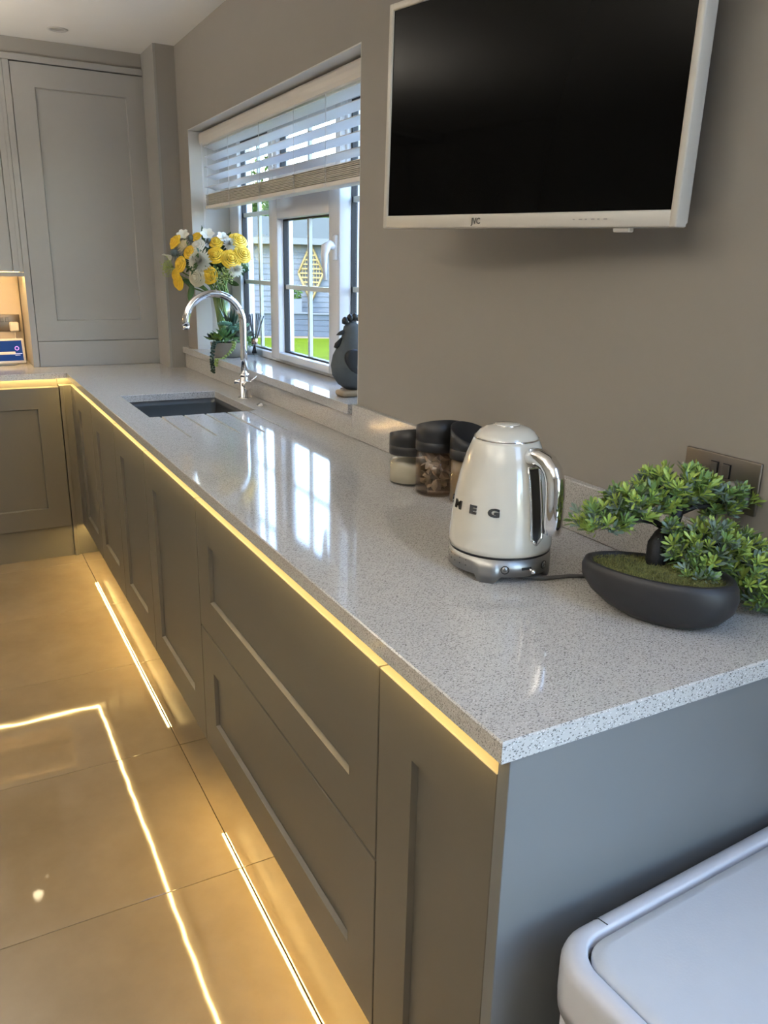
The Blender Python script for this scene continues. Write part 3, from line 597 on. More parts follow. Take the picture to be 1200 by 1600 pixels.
# ------------------------------------------------------------------ storage jars
LIDM = mat('lid_charcoal', (.018, .018, .019), .45, var=.05)
def jar(label, x, y, hg, lid_lo, lid_hi, slant_deg, tint=None):
    t = thing('storage_jar', label, 'jar', (x, y, H)); R = .0495
    G().lathe([(.0, .0006), (R-.003, .0006), (R, .004), (R, hg), (R-.0022, hg), (R-.0022, .006), (.0, .0055)], n=48, cap0=False, cap1=False).build('glass_body', tint or JGLASS, t)
    sd_ = Vector((math.cos(slant_deg), math.sin(slant_deg), 0)); n = 48; rs = []
    def topz(p, inset=0): return (lid_lo+lid_hi)/2+(lid_hi-lid_lo)/2*(p.dot(sd_)/R)-inset
    ring = [Vector((math.cos(2*PI*i/n), math.sin(2*PI*i/n), 0)) for i in range(n)]
    R2 = R+.0015; mid = hg+.018
    r0 = [p*R2+Vector((0, 0, hg-.004)) for p in ring]; r1 = [p*R2+Vector((0, 0, mid-.0006)) for p in ring]
    r2 = [p*(R2-.0008)+Vector((0, 0, mid)) for p in ring]; r3 = [p*R2+Vector((0, 0, mid+.0006)) for p in ring]
    r4 = [p*R2+Vector((0, 0, topz(p*R))) for p in ring]; r5 = [p*(R2-.003)+Vector((0, 0, topz(p*R))) for p in ring]; r6 = [p*(R2-.004)+Vector((0, 0, hg+.008)) for p in ring]
    G().rings([r0, r1, r2, r3, r4, r5, r6], cap0=True, cap1=True).build('lid', LIDM, t)
    return t
va = math.atan2(-vd.y, -vd.x)
jar('small glass jar of white sugar with slanted charcoal lid', .478, 1.035, .079, .110, .142, va+.4)
jar('glass jar of wrapped tea bags with slanted charcoal lid', .488, .926, .109, .146, .182, va+.4, glass_mat('brown_glass', (.86, .80, .74), 1.5))
jar('glass jar of brown contents half hidden behind the kettle', .515, .822, .108, .138, .178, va-2.3)
tag(G().lathe([(.0, .0062), (.0468, .0062), (.0468, .052), (.03, .0555), (.0, .054)], (.478, 1.035, H), 40, cap0=False, cap1=False).build('sugar', mat('sugar_white', (.72, .66, .52), .8, var=.05, vscale=60, bump=.3, bscale=400)), 'white sugar filling the small jar', 'sugar', kind='stuff')
tag(G().lathe([(.0, .0062), (.0465, .0062), (.0465, .095), (.02, .1), (.0, .1)], (.515, .822, H), 40, cap0=False, cap1=False).build('ground_coffee', mat('coffee_brown', (.30, .19, .09), .8, var=.2, vscale=80)), 'brown ground filling of the third jar', 'coffee', kind='stuff')
PAPER = mat('tea_paper', (.62, .56, .47), .8, var=.1, vscale=40)
rt = random.Random(3); kk = 0
for lv in range(4):
    for q in range(3):
        a = q*2*PI/3+lv*1.0; r = .020; c = Vector((.488+r*math.cos(a), .926+r*math.sin(a), H+.0235+lv*.0215)); bm = bmesh.new(); bmesh.ops.create_icosphere(bm, subdivisions=1, radius=1); qr = Matrix.Rotation(rt.uniform(0, 6), 3, Vector((rt.gauss(0, 1), rt.gauss(0, 1), rt.gauss(0, 1))).normalized())
        for v in bm.verts:
            t4 = max((v.co.dot(w4_) for w4_ in (Vector((1, 1, 1)), Vector((1, -1, -1)), Vector((-1, 1, -1)), Vector((-1, -1, 1)))))/1.732; v.co = qr @ (v.co*.0165*(.45+.75*t4**3)*rt.uniform(.85, 1.15))
        g = G(); g.bm(bm); kk += 1
        for fl_ in range(3):
            b = rt.uniform(0, 6.28); p0 = Vector((0, 0, .004)); p1 = Vector((math.cos(b)*.021, math.sin(b)*.021, rt.uniform(-.008, .014))); w = Vector((-math.sin(b), math.cos(b), rt.uniform(-.6, .6)))*.0085
            g.add([p0-w*.4, p0+w*.4, p1+w, p1-w], [(0, 1, 2, 3)])
        tag(g.build('tea_bag', PAPER, recalc=False, loc=c), 'crumpled beige tea bag packed in the middle glass jar', 'tea bag', 'tea bags in the middle jar')

# ------------------------------------------------------------------ helpers: a point seen at (px, py) at a given distance along the camera axis
def at(px, py, depth): return CAM + (_f + CR*((px-600)/FPX) + CU*((800-py)/FPX))*depth
# ------------------------------------------------------------------ wall socket by the bonsai
dsocket('double_socket', 'bronzed metal double socket on the wall behind the bonsai', frame_M((WX-.0005, .2355, 1.1145), (0, -1, 0), (0, 0, 1), (-1, 0, 0)))
pl_ = thing('mains_plug', 'round grey plug in the right half of the bronzed socket', 'plug'); pl_.matrix_world = frame_M((WX-.0075, .193, 1.100), (0, -1, 0), (0, 0, 1), (-1, 0, 0))
G().lathe([(.0, .0), (.0235, .0), (.0235, .020), (.021, .025), (.0, .027)], n=32, cap0=False, cap1=False).build('plug_body', mat('plug_grey', (.20, .18, .16), .45), pl_)
G().box(-.006, .006, -.034, -.018, .004, .016, .003, 2).build('cord_grip', mat('cable_grey2', (.10, .10, .10), .5), pl_)

# ------------------------------------------------------------------ bonsai
bz = thing('bonsai_plant', 'artificial bonsai with leafy green pads in a black pebble shaped pot', 'bonsai', (.417, .176, H))
BO = Vector(bz.location); ax = Vector((.115, -.195, 0)).normalized(); ay = Vector((-ax.y, ax.x, 0))
def pring(s, z, dx=0, lift=0, n=48):
    out = []
    for i in range(n):
        a = 2*PI*i/n; c = math.cos(a); q = Vector((0, 0, 0))+ax*(c*.118*s+dx)+ay*(math.sin(a)*.066*s*(1+.10*c)); out.append(q+Vector((0, 0, z-lift*c)))
    return out
G().rings([pring(.30, .0006, .012), pring(.52, .002, .012), pring(.74, .014, .010), pring(.91, .032, .005), pring(.99, .052, .0), pring(.985, .068, -.002), pring(.94, .0785, -.003), pring(.89, .080, -.003), pring(.85, .077, -.003), pring(.80, .068, -.003)], cap0=True, cap1=True).build('pot', mat('pot_black', (.022, .021, .022), .5, var=.05, bump=.05, bscale=200), bz)
MOSS = mat('moss', (.10, .105, .025), .95, var=.6, vscale=60, bump=1, bscale=250)
mg = G(); 
mg.rings([pring(.84, .071, -.003), pring(.6, .0765, -.003), pring(.3, .079, -.003), pring(.02, .0795, -.003)], cap0=False)
mo = mg.build('moss', MOSS, bz)
rb = random.Random(11); fz = G()
for i in range(2600):
    a = rb.uniform(0, 2*PI); r = math.sqrt(rb.random())*.83; p = ax*(math.cos(a)*.118*r-.003)+ay*(math.sin(a)*.066*r)+Vector((0, 0, .0795-.008*r*r))
    d = Vector((rb.gauss(0, .6), rb.gauss(0, .6), 1)).normalized()*rb.uniform(.003, .007); w = Vector((rb.gauss(0, 1), rb.gauss(0, 1), 0)).normalized()*.0007
    fz.add([p-w, p+w, p+d], [(0, 1, 2)])
tag(fz.build('moss_fibres', mat('moss_fibre', (.17, .165, .05), .95, var=.5, vscale=80), bz, recalc=False), kind='stuff')
BARK = mat('bonsai_bark', (.008, .007, .008), .6, var=.3, vscale=40, bump=.5, bscale=150)
def L_(p): return Vector(p)-BO
D0 = (Vector((.427, .195, 1.0))-CAM).dot(_f)
G().tube([L_((.427, .195, 1.000)), L_((.428, .197, 1.02)), L_((.430, .199, 1.040)), L_((.442, .201, 1.052)), L_((.462, .203, 1.062)), L_((.474, .205, 1.085)), L_((.482, .208, 1.115)), L_((.478, .213, 1.135))], [.0155, .0145, .014, .0125, .0105, .009, .0075, .005], 10).build('trunk', BARK, bz)
for pts_, rr_ in (([(1043, 828, 0), (1022, 815, 0), (1000, 811, -.01), (972, 820, -.015), (950, 830, -.01)], .0055), ([(1000, 811, -.01), (985, 800, 0), (960, 790, .0)], .003), ([(1064, 800, 0), (1085, 792, .01), (1112, 790, .02), (1140, 782, .03)], .005),
                 ([(1052, 822, 0), (1085, 835, -.01), (1120, 850, -.01), (1165, 880, .0)], .006), ([(1090, 838, -.01), (1085, 870, -.02), (1082, 900, -.03)], .0035), ([(1062, 790, 0), (1040, 765, -.01), (1015, 755, -.01)], .0045)):
    G().tube([at(x, y, D0+d)-BO for x, y, d in pts_], [rr_, rr_*.9, rr_*.75, rr_*.6, rr_*.4][:len(pts_)], 7).build('branch', BARK, bz)
LM = [mat('bonsai_leaf_light', (.36, .48, .10), .42, var=.3, vscale=60), mat('bonsai_leaf_mid', (.17, .29, .08), .42, var=.3, vscale=60), mat('bonsai_leaf_blue', (.17, .24, .19), .45, var=.3, vscale=60)]
LV = [(0, 0, 0), (-.05, .15, .01), (.05, .15, .01), (-.10, .55, .03), (.10, .55, .03), (-.125, .78, .02), (.125, .78, .02), (0, .5, -.02), (0, .8, -.03), (0, 1, -.02)]
LF = [(0, 2, 7, 1), (1, 7, 3), (2, 4, 7), (3, 7, 8, 5), (7, 4, 6, 8), (5, 8, 9), (8, 6, 9)]
pads = [(940, 808, 50, 32, .00, 74), (992, 784, 50, 34, -.01, 80), (1050, 758, 68, 40, .0, 120), (1125, 780, 50, 34, .03, 84), (1046, 824, 13, 18, -.015, 12), (1115, 850, 72, 46, -.01, 150), (1165, 880, 55, 56, .0, 130), (1190, 930, 26, 28, .01, 40), (1082, 905, 30, 30, -.035, 50), (1060, 852, 28, 26, -.015, 26)]
rl_ = random.Random(5); leaves = []
for px, py, hx_, hy_, dd, cnt in pads:
    c0 = at(px, py, D0+dd)
    for k in range(cnt):
        while True:
            q = Vector((rl_.uniform(-1, 1), rl_.uniform(-1, 1), rl_.uniform(-1, 1)))
            if .30 < q.length < 1: break
        sx, sy = hx_/1010, hy_/1010; sz = min(.052, max(sx, .02)*.9)
        org = c0+CR*(q.x*sx)+CU*(q.y*sy*.8-sy*.1)+_f*(q.z*sz)
        out = (CR*q.x*1.1+CU*q.y*.6+_f*q.z+Vector((0, 0, .75))+CR*(.15 if px > 1100 else -.1)).normalized()
        u = out.orthogonal().normalized(); v = out.cross(u)
        mi = rl_.choices((0, 1, 2), (.38, .37, .25))[0]; sc = rl_.uniform(.8, 1.15)
        for j in range(rl_.randint(7, 10)):
            a = j*2.4+rl_.uniform(-.3, .3); tl = .35+.75*(j/9)
            d = (out*math.cos(tl)+(u*math.cos(a)+v*math.sin(a))*math.sin(tl)).normalized(); n_ = (out-d*out.dot(d)).normalized(); s = d.cross(n_)
            ln = .0195*sc*rl_.uniform(.8, 1.1); b = org-out*.006+out*rl_.uniform(0, .008)
            leaves.append((b, s*ln, d*ln, n_*ln, mi if rl_.random() < .8 else rl_.randrange(3)))
leaves.sort(key=lambda t: (t[0]+t[2]-CAM).dot(_f))
pick = set(range(0, min(len(leaves), 900), 3)); lme = []
for m_ in LM:
    g = G().add(LV, LF, True); tmp = g.build('leaf', m_, recalc=False); lme.append(tmp.data); bpy.data.objects.remove(tmp)
rest = [G(), G(), G()]; npk = 0
for i, (b, s, d, n_, mi) in enumerate(leaves):
    if i in pick and npk < 300:
        o = bpy.data.objects.new('leaf', lme[mi]); COL.objects.link(o); o.parent = bz; o.matrix_basis = frame_M(b-BO, s, d, n_); npk += 1
    else: rest[mi].add([b-BO+s*x+d*y+n_*z for x, y, z in LV], LF, True)
for k in range(3): tag(rest[k].build('foliage', LM[k], bz, recalc=False), kind='stuff')

# ------------------------------------------------------------------ pedal bin
bn = thing('waste_bin', 'pale plastic bin with rounded lid beside the end panel', 'bin', (.053, -.0335, 0), rz=math.radians(2.8))
BINW = mat('bin_white', (.55, .56, .60), .35); BINL = mat('bin_lid', (.50, .53, .57), .45, var=.03, vscale=30, bump=.1, bscale=300)
def br(i, r, z): return rr_ring(0+i, .56-i, -.33+i, 0-i, r, z, 8)
G().rings([br(.012, .05, .0), br(.010, .052, .30), br(.006, .056, .575), br(.03, .05, .575)], cap0=True).build('body', BINW, bn)
G().rings([br(.03, .045, .582), br(.001, .060, .58), br(0, .060, .60), br(0, .060, .642), br(.003, .058, .652), br(.009, .055, .658), br(.024, .045, .661), br(.027, .043, .657), br(.028, .042, .62)], cap0=False, cap1=False).build('rim', BINW, bn)
G().rings([br(.028, .042, .640), br(.031, .040, .640)], cap0=False, cap1=False).build('gap', GASK, bn)
G().rings([br(.034, .040, .60), br(.031, .040, .652), br(.034, .038, .6575), br(.045, .034, .659)], cap0=True, cap1=True).build('lid', BINL, bn)
G().tube([(.0886, .0, .61), (.0886, .0, .642), (.0886, -.003, .652), (.0886, -.009, .658), (.0886, -.024, .661)], .0009, 6).build('hinge_line', GASK, bn)

# ------------------------------------------------------------------ venetian blind
bl = thing('venetian_blind', 'white slatted blind half raised across the window', 'blind', (.66, 2.45, 2.02)); O = Vector(bl.location)
BW = mat('blind_valance', (.74, .69, .63), .4); SLM = mat('blind_slat', (.74, .74, .76), .4)
by0, by1 = 1.584, 3.318
g = G(); pr = [(x+.030, z) for x, z in [(.628, 1.958), (.622, 1.962), (.619, 1.975), (.618, 1.99), (.619, 2.005), (.623, 2.012), (.640, 2.0145), (.640, 1.958)]]
g.rings([[Vector((x, y, z))-O for x, z in pr] for y in (by0, by1)], smooth=False); g.build('valance', BW, bl)
G().box(.672-O.x, .715-O.x, by0+.004-O.y, by1-.004-O.y, 1.968-O.z, 2.016-O.z).build('headrail', BW, bl)
tl = math.radians(12)
sl = G(); hw = .025; sl.rings([[Vector((x*math.cos(tl), y, -x*math.sin(tl)+.0016*math.cos(x/hw*PI/2)*1.2+t)) for x, t in [(-hw, 0), (-hw*.5, 0), (0, 0), (hw*.5, 0), (hw, 0), (hw, .0026), (0, .0026), (-hw, .0026)]] for y in (by0+.012-2.45, by1-.03-2.45)], smooth=False)
s0 = sl.build('slat', SLM, bl); s0.location = (.685-O.x, 0, 1.944-O.z)
for z in (1.902, 1.860, 1.817, 1.773):
    c = s0.copy(); COL.objects.link(c); c.parent = bl; c.location = (.685-O.x, 0, z-O.z)
fs_ = G().box(-.025, .025, by0+.012-2.45, by1-.03-2.45, 0, .0024).build('slat', BW, bl); fs_.location = (.685-O.x, 0, 1.702-O.z)
for k in range(1, 9):
    c = fs_.copy(); COL.objects.link(c); c.parent = bl; c.location = (.685-O.x+.0012*(k % 2), 0, 1.702+k*.0053-O.z)
G().box(.658-O.x, .712-O.x, by0+.011-O.y, by1-.029-O.y, 1.684-O.z, 1.6995-O.z, .003, 2).build('bottom_rail', BW, bl)
for y in (1.66, 1.93, 2.2, 2.55, 2.93, 3.24):
    for x in (.6585, .7115): G().tube([(x-O.x, y-O.y, 1.965-O.z), (x-O.x, y-O.y, 1.70-O.z)], .0011, 4).build('ladder_cord', SLM, bl)
    pts_ = []
    for k in range(18): pts_.append((.656+.0-.003*math.sin(k*1.9)-O.x, y+.011*math.sin(k*2.3)-O.y, 1.745-.060*k/17-O.z))
    G().tube(pts_, .0012, 4).build('gathered_cord', SLM, bl)
for y in (3.275, 3.262): G().tube([(.646-O.x, y-O.y, 1.965-O.z), (.645-O.x, y-.004-O.y, 1.40-O.z)], .0014, 5).build('pull_cord', SLM, bl)

# ------------------------------------------------------------------ vase of flowers
VX, VY, VZ = .69, 3.205, 1.0357
vs_ = thing('glass_vase', 'clear glass vase on the sill full of stems', 'vase', (VX, VY, VZ))
G().lathe([(.0, .0), (.048, .0), (.050, .004), (.046, .10), (.044, .18), (.052, .27), (.050, .27), (.042, .18), (.044, .10), (.047, .012), (.0, .01)], n=40, cap0=False, cap1=False).build('vase_body', JGLASS, vs_)
YEL = mat('petal_yellow', (.86, .54, .03), .5, var=.18, vscale=30); WHI = mat('petal_white', (.74, .72, .62), .55, var=.08, vscale=30); CRM = mat('petal_cream', (.66, .60, .42), .55, var=.1, vscale=30)
STEM = mat('stem_green', (.15, .24, .06), .6, var=.3, vscale=30); THI = mat('thistle_blue', (.10, .13, .13), .7, var=.3, vscale=50); SPR = mat('spray_green', (.34, .40, .13), .7, var=.25, vscale=40); DLF = mat('bouquet_leaf', (.045, .10, .03), .45, var=.3, vscale=25)
def rose_mesh(R, m, rnd, opening=1.):
    g = G()
    for ly, (cnt, r0, r1, hh, w) in enumerate(((3, .06, .10, 1.06, 1.4), (3, .16, .20, 1.04, 1.4), (4, .24, .34, .98, 1.05), (5, .32, .50, .90, .90), (6, .36, .68, .80, .78), (6, .38, .84, .66, .75))):
        for i in range(cnt):
            a0 = i*2*PI/cnt+ly*.7+rnd.uniform(-.15, .15); vs2 = []; nu, nv = 6, 5
            for b in range(nv):
                t = b/(nv-1)
                for a in range(nu):
                    s = a/(nu-1)*2-1; ang = a0+s*w*(.55+.45*t); cu = max(0., (t-.55)/.45)**1.6; rad = r0+(r1*opening-r0)*min(1, t*1.5)**.8+(.10+.025*ly)*cu*(1-.35*s*s); z = hh*min(1, t*1.35)*(1-.08*s*s)-(.05+.03*ly)*cu
                    vs2.append((R*rad*math.cos(ang), R*rad*math.sin(ang), R*1.1*z-R*.5))
            g.add(vs2, [(b*nu+a, b*nu+a+1, (b+1)*nu+a+1, (b+1)*nu+a) for b in range(nv-1) for a in range(nu-1)], True)
    g.lathe([(.0005, -.2*R), (.22*R, 0), (.27*R, .3*R), (.2*R, .58*R), (.08*R, .68*R), (.0005, .70*R)], n=10, cap0=False, cap1=False)
    return g
def mum_mesh(R, rnd, n=150):
    g = G()
    for i in range(n):
        t = i/n; ph = math.acos(1-t*1.25); th = i*2.39996; d = Vector((math.sin(ph)*math.cos(th), math.sin(ph)*math.sin(th), math.cos(ph))); u = d.orthogonal().normalized() if i == 0 else Vector((-math.sin(th), math.cos(th), 0))
        n_ = d.cross(u); L = R*(.55+.5*t)*rnd.uniform(.9, 1.1); w = R*.17; p0 = d*R*.08
        g.add([p0-u*w*.5, p0+u*w*.5, p0+d*L*.6+u*w+n_*w*.3, p0+d*L*.6-u*w+n_*w*.3, p0+d*L+n_*w*.9], [(0, 1, 2, 3), (3, 2, 4)], True)
    return g
def trumpet_mesh(R, rnd, n=6):
    g = G()
    for i in range(n):
        a = i*2*PI/n; d = Vector((math.cos(a), math.sin(a), 0)); u = Vector((-math.sin(a), math.cos(a), 0)); vs2 = []
        for t in (0, .3, .6, .85, 1.):
            w = R*(.06+.42*math.sin(PI*min(1, t*.9+.05))); c = d*(R*.9*t**1.5)+Vector((0, 0, R*(1.1*t-.5*t*t)-R*.4))
            vs2 += [c-u*w, c+Vector((0, 0, -R*.05)), c+u*w]
        g.add(vs2, [(k*3+j, k*3+j+1, k*3+j+4, k*3+j+3) for k in range(4) for j in range(2)], True)
    return g
def spray_mesh(R, rnd):
    g = G()
    for i in range(110):
        d = Vector((rnd.gauss(0, 1), rnd.gauss(0, .8), abs(rnd.gauss(0, .7)))).normalized(); p = d*R*(.45+.75*rnd.random()); s = R*.075
        g.add([p+Vector((s, 0, 0)), p+Vector((0, s, 0)), p-Vector((s, 0, 0)), p-Vector((0, s, 0)), p+Vector((0, 0, s)), p-Vector((0, 0, s))], [(0, 1, 4), (1, 2, 4), (2, 3, 4), (3, 0, 4), (1, 0, 5), (2, 1, 5), (3, 2, 5), (0, 3, 5)])
        if i % 3 == 0: g.tube([(0, 0, -R*.4), p*.6+Vector((0, 0, -R*.1)), p], R*.018, 3)
    return g
def thistle_mesh(R, rnd):
    g = G(); g.lathe([(.0, -.5*R), (.35*R, -.4*R), (.5*R, 0), (.38*R, .4*R), (.0, .6*R)], n=10, cap0=False, cap1=False)
    for i in range(26):
        a = i*2.4; e = -.3+.5*(i/26); d = Vector((math.cos(a), math.sin(a), e)).normalized(); u = Vector((-math.sin(a), math.cos(a), 0))*R*.08; p = d*R*.35
        g.add([p-u, p+u, p+d*R*.95], [(0, 1, 2)])
    return g
BC = Vector((VX-.02, VY-.03, 1.455)); DB0 = (BC-CAM).dot(_f); rf = random.Random(21)
FLN = [0]
def flower(name, label, px, py, rpx, m, builder, cat, group, dz=None, tilt=None):
    ox, oy = (px-322)/74., (py-402)/54.; rho = min(.95, math.hypot(ox, oy)); dep = -.085*math.sqrt(1-rho*rho)+.005 if dz is None else dz
    p = at(px, py, DB0+dep); R = rpx/FPX*(DB0+dep)*1.12
    # blooms face outwards from the bouquet's heart
    d = (p-BC+Vector((0, 0, .03))-_f*.13).normalized() if tilt is None else Vector(tilt).normalized()
    q = d.to_track_quat('Z', 'Y').to_matrix().to_4x4()
    t = thing(name, label, cat, tuple(p), group=group)
    b = builder(R).build('bloom', m, t, recalc=False); b.matrix_basis = q
    FLN[0] += 1; a = FLN[0]*2.39996; neck = Vector((VX+.037*math.cos(a), VY+.037*math.sin(a), VZ+.258)); mid_ = Vector((VX+.018*math.cos(a+.9), VY+.018*math.sin(a+.9), VZ+.13)); foot = Vector((VX-.034*math.cos(a), VY-.034*math.sin(a), VZ+.018))
    G().tube([-d*R*.5, (-d*R*1.0+(neck-p)*.45), neck-p, mid_-p, foot-p], [.003, .0036, .0042, .0044, .0042], 5).build('stem', STEM, t)
    return t
ROSE = lambda R: rose_mesh(R, None, rf)
RG = 'yellow roses in the glass vase'
for px, py, r, lab in ((337, 399, 12, 'yellow rose facing the room in the middle of the bouquet'), (361, 405, 14, 'large open yellow rose right of the bouquet centre'), (372, 376, 13, 'yellow rose at the upper right of the bouquet'), (379, 397, 13, 'yellow rose at the far right edge of the bouquet'),
                       (338, 379, 10, 'half open yellow rose at the top near the big leaf'), (296, 394, 10, 'yellow rose left of the white chrysanthemum'), (282, 413, 11, 'yellow rosebud low on the left of the bouquet'), (274, 378, 11, 'yellow rose at the upper left of the bouquet'),
                       (279, 441, 11, 'drooping yellow rose at the lower left of the bouquet'), (307, 370, 8, 'small yellow rose at the top left by the thistle'), (327, 430, 12, 'orange yellow rose beneath the chrysanthemum'), (275, 430, 9, 'small yellow rose tucked under the green spray at left')):
    flower('yellow_rose', lab, px, py, r, YEL, ROSE, 'flower', RG)
flower('chrysanthemum', 'big white chrysanthemum at the front of the bouquet', 312, 408, 17, WHI, lambda R: mum_mesh(R, rf), 'flower', 'white flowers in the vase')
flower('white_rose', 'cream white rose at the bottom of the bouquet', 308, 433, 13, CRM, ROSE, 'flower', 'white flowers in the vase')
flower('white_rose', 'white rose above the chrysanthemum', 309, 385, 11, WHI, ROSE, 'flower', 'white flowers in the vase')
flower('white_carnation', 'white ruffled carnation between the upper right roses', 361, 382, 11, WHI, lambda R: mum_mesh(R, rf, 110), 'flower', 'white flowers in the vase')
flower('white_carnation', 'white carnation low on the right of the bouquet', 367, 421, 11, WHI, lambda R: mum_mesh(R, rf, 110), 'flower', 'white flowers in the vase')
TRU = lambda R: trumpet_mesh(R, rf)
flower('alstroemeria', 'white lily like bloom at the very top of the bouquet', 324, 366, 11, WHI, TRU, 'flower', 'white flowers in the vase', tilt=(-.2, -.8, .7))
flower('alstroemeria', 'white lily like bloom at the top right by the leaf', 348, 371, 10, WHI, TRU, 'flower', 'white flowers in the vase', tilt=(.1, -.8, .7))
flower('alstroemeria', 'white lily like bloom at the top left of the bouquet', 286, 367, 10, WHI, TRU, 'flower', 'white flowers in the vase', tilt=(-.4, -.7, .7))
flower('alstroemeria', 'pale cream bloom left of the white rose', 286, 385, 11, CRM, TRU, 'flower', 'white flowers in the vase')
THB = lambda R: thistle_mesh(R, rf)
flower('sea_holly', 'blue grey thistle head at the upper left', 299, 373, 10, THI, THB, 'flower', 'thistles in the vase')
flower('sea_holly', 'dark thistle head at the left edge', 273, 395, 11, THI, THB, 'flower', 'thistles in the vase')
flower('sea_holly', 'small thistle head near the top centre', 327, 377, 8, THI, THB, 'flower', 'thistles in the vase')
SPB = lambda R: spray_mesh(R, rf)
flower('green_spray', 'loose pale green filler spray at the left', 266, 417, 13, SPR, SPB, 'flower', 'green filler sprays')
flower('green_spray', 'loose pale green filler spray at the lower right', 346, 431, 15, SPR, SPB, 'flower', 'green filler sprays')
def calla(R):
    g = G(); vs2 = []
    for i in range(9):
        t = i/8; c = Vector((R*(.2-1.3*t*t*.8), 0, R*(1.4*t-.9*t*t))); w = R*.42*math.sin(PI*(.12+.86*t))
        vs2 += [c+Vector((0, -w, w*.2)), c+Vector((0, -w*.5, -w*.25)), c+Vector((0, 0, -w*.35)), c+Vector((0, w*.5, -w*.25)), c+Vector((0, w, w*.2))]
    return g.add(vs2, [(k*5+j, k*5+j+1, k*5+j+6, k*5+j+5) for k in range(8) for j in range(4)], True)
flower('calla_lily', 'curled white calla lily at the left edge of the bouquet', 263, 407, 14, WHI, calla, 'flower', 'white flowers in the vase', tilt=(.05, -.1, 1))
def bleaf(px0, py0, px1, py1, wpx, label, dep=-.05):
    a, b = at(px0, py0, DB0+dep*.3), at(px1, py1, DB0+dep); d = b-a; L = d.length; d.normalize(); s = d.cross(_f).normalized(); n_ = s.cross(d); w = wpx/FPX*DB0; g = G(); vs2 = []
    for i in range(7):
        t = i/6; ww = w*math.sin(PI*min(.98, t*.92+.06)); c = d*L*t+n_*(.012*math.sin(PI*t)); vs2 += [c-s*ww, c-n_*ww*.3, c+s*ww]
    g.add(vs2, [(k*3+j, k*3+j+1, k*3+j+4, k*3+j+3) for k in range(6) for j in range(2)], True)
    o = g.build('bouquet_leaf', DLF, recalc=False, loc=tuple(a)); tag(o, label, 'leaf', 'long leaves in the bouquet')
for a in ((318, 385, 315, 352, 3, 'slim leaf pointing up at the top of the bouquet'), (340, 392, 361, 362, 6, 'broad leaf rising at the upper right'), (352, 436, 374, 446, 4, 'dark leaf hanging at the lower right'), (300, 440, 295, 470, 5, 'dark leaf hanging down at the lower left'),
          (316, 445, 282, 436, 4, 'dark leaf under the lower left rose'), (322, 420, 300, 424, 6, 'dark leaf behind the cream rose'), (345, 412, 352, 420, 7, 'dark leaf below the large open rose'), (300, 400, 285, 398, 6, 'dark leaf behind the left yellow rose'), (326, 395, 318, 388, 6, 'dark leaf between the middle rose and white rose')): bleaf(*a)

gr_ = leaf_cloud('filler_foliage', [(tuple(BC+Vector((0, .01, -.01))), (.15, .085, .085)), (tuple(BC+Vector((-.07, -.02, -.02))), (.09, .06, .07)), (tuple(BC+Vector((.06, -.02, .0))), (.09, .06, .07))], 420, .024, DLF)
tag(gr_, 'dark green filler foliage between the blooms of the bouquet', 'foliage')

# ------------------------------------------------------------------ succulent bowl
sb = thing('succulent_planter', 'grey concrete bowl of mixed succulents on the sill', 'planter', (.652, 2.985, 1.0357)); SO = Vector(sb.location)
def er(s, z, n=40): return [Vector((.086*s*math.cos(2*PI*i/n), .075*s*math.sin(2*PI*i/n), z)) for i in range(n)]
G().rings([er(.80, .0), er(.88, .004), er(1.0, .062), er(1.0, .066), er(.94, .066), er(.90, .052)], cap0=True, cap1=True).build('bowl', mat('concrete', (.26, .245, .22), .8, var=.1, vscale=20, bump=.2, bscale=120), sb)
G().rings([er(.93, .056), er(.5, .064), er(.05, .066)], cap0=False).build('soil', mat('peat', (.05, .035, .02), .95), sb)
def rosette(c, R, n, up, m, wd=.22, name='succulent', tipup=.35):
    g = G(); c = Vector(c)
    for i in range(n):
        t = i/n; a = i*2.39996; el = up*(1-t)+tipup*t*.6; d = Vector((math.cos(a)*math.cos(el), math.sin(a)*math.cos(el), math.sin(el))); u = Vector((-math.sin(a), math.cos(a), 0)); n_ = d.cross(u); L = R*(.5+.5*t); w = R*wd
        g.add([c-u*w*.4, c+u*w*.4, c+d*L*.6+u*w-n_*w*.0, c+d*L*.6-u*w, c+d*L*.62+n_*-w*.7, c+d*L], [(0, 1, 4), (1, 2, 4), (0, 4, 3), (3, 4, 5), (4, 2, 5), (3, 2, 5), (0, 3, 2, 1)], True)
    return g.build(name, m, sb, recalc=False)
SG = [mat('succulent_green', (.12, .28, .10), .5, var=.3, vscale=40), mat('succulent_blue', (.22, .42, .33), .5, var=.25, vscale=40), mat('succulent_grey', (.22, .27, .24), .55, var=.2, vscale=40), mat('succulent_pink', (.50, .22, .27), .5, var=.2), mat('succulent_dark', (.035, .07, .045), .45, var=.3), mat('succulent_lime', (.22, .36, .06), .5, var=.3)]
for c_, R_, n_, up_, m_, wd_, tp_ in (((-.030, -.035, .082), .088, 26, 1.3, 0, .085, .35), ((.050, -.045, .092), .062, 36, 1.1, 2, .22, .35), ((.050, -.048, .108), .022, 12, 1.0, 3, .3, .35), ((-.055, -.02, .076), .068, 18, 1.1, 5, .2, .35), ((.012, -.020, .118), .046, 28, 1.0, 1, .3, .35), ((-.018, -.005, .140), .042, 24, 1.0, 1, .3, .35),
        ((.062, -.012, .132), .044, 26, 1.0, 1, .3, .35), ((.03, .04, .11), .135, 16, 1.45, 4, .06, 1.5), ((-.065, .01, .080), .055, 18, 1.2, 4, .25, .35), ((.074, -.03, .090), .055, 20, 1.2, 4, .12, .35)): rosette(c_, R_, n_, up_, SG[m_], wd_, tipup=tp_)
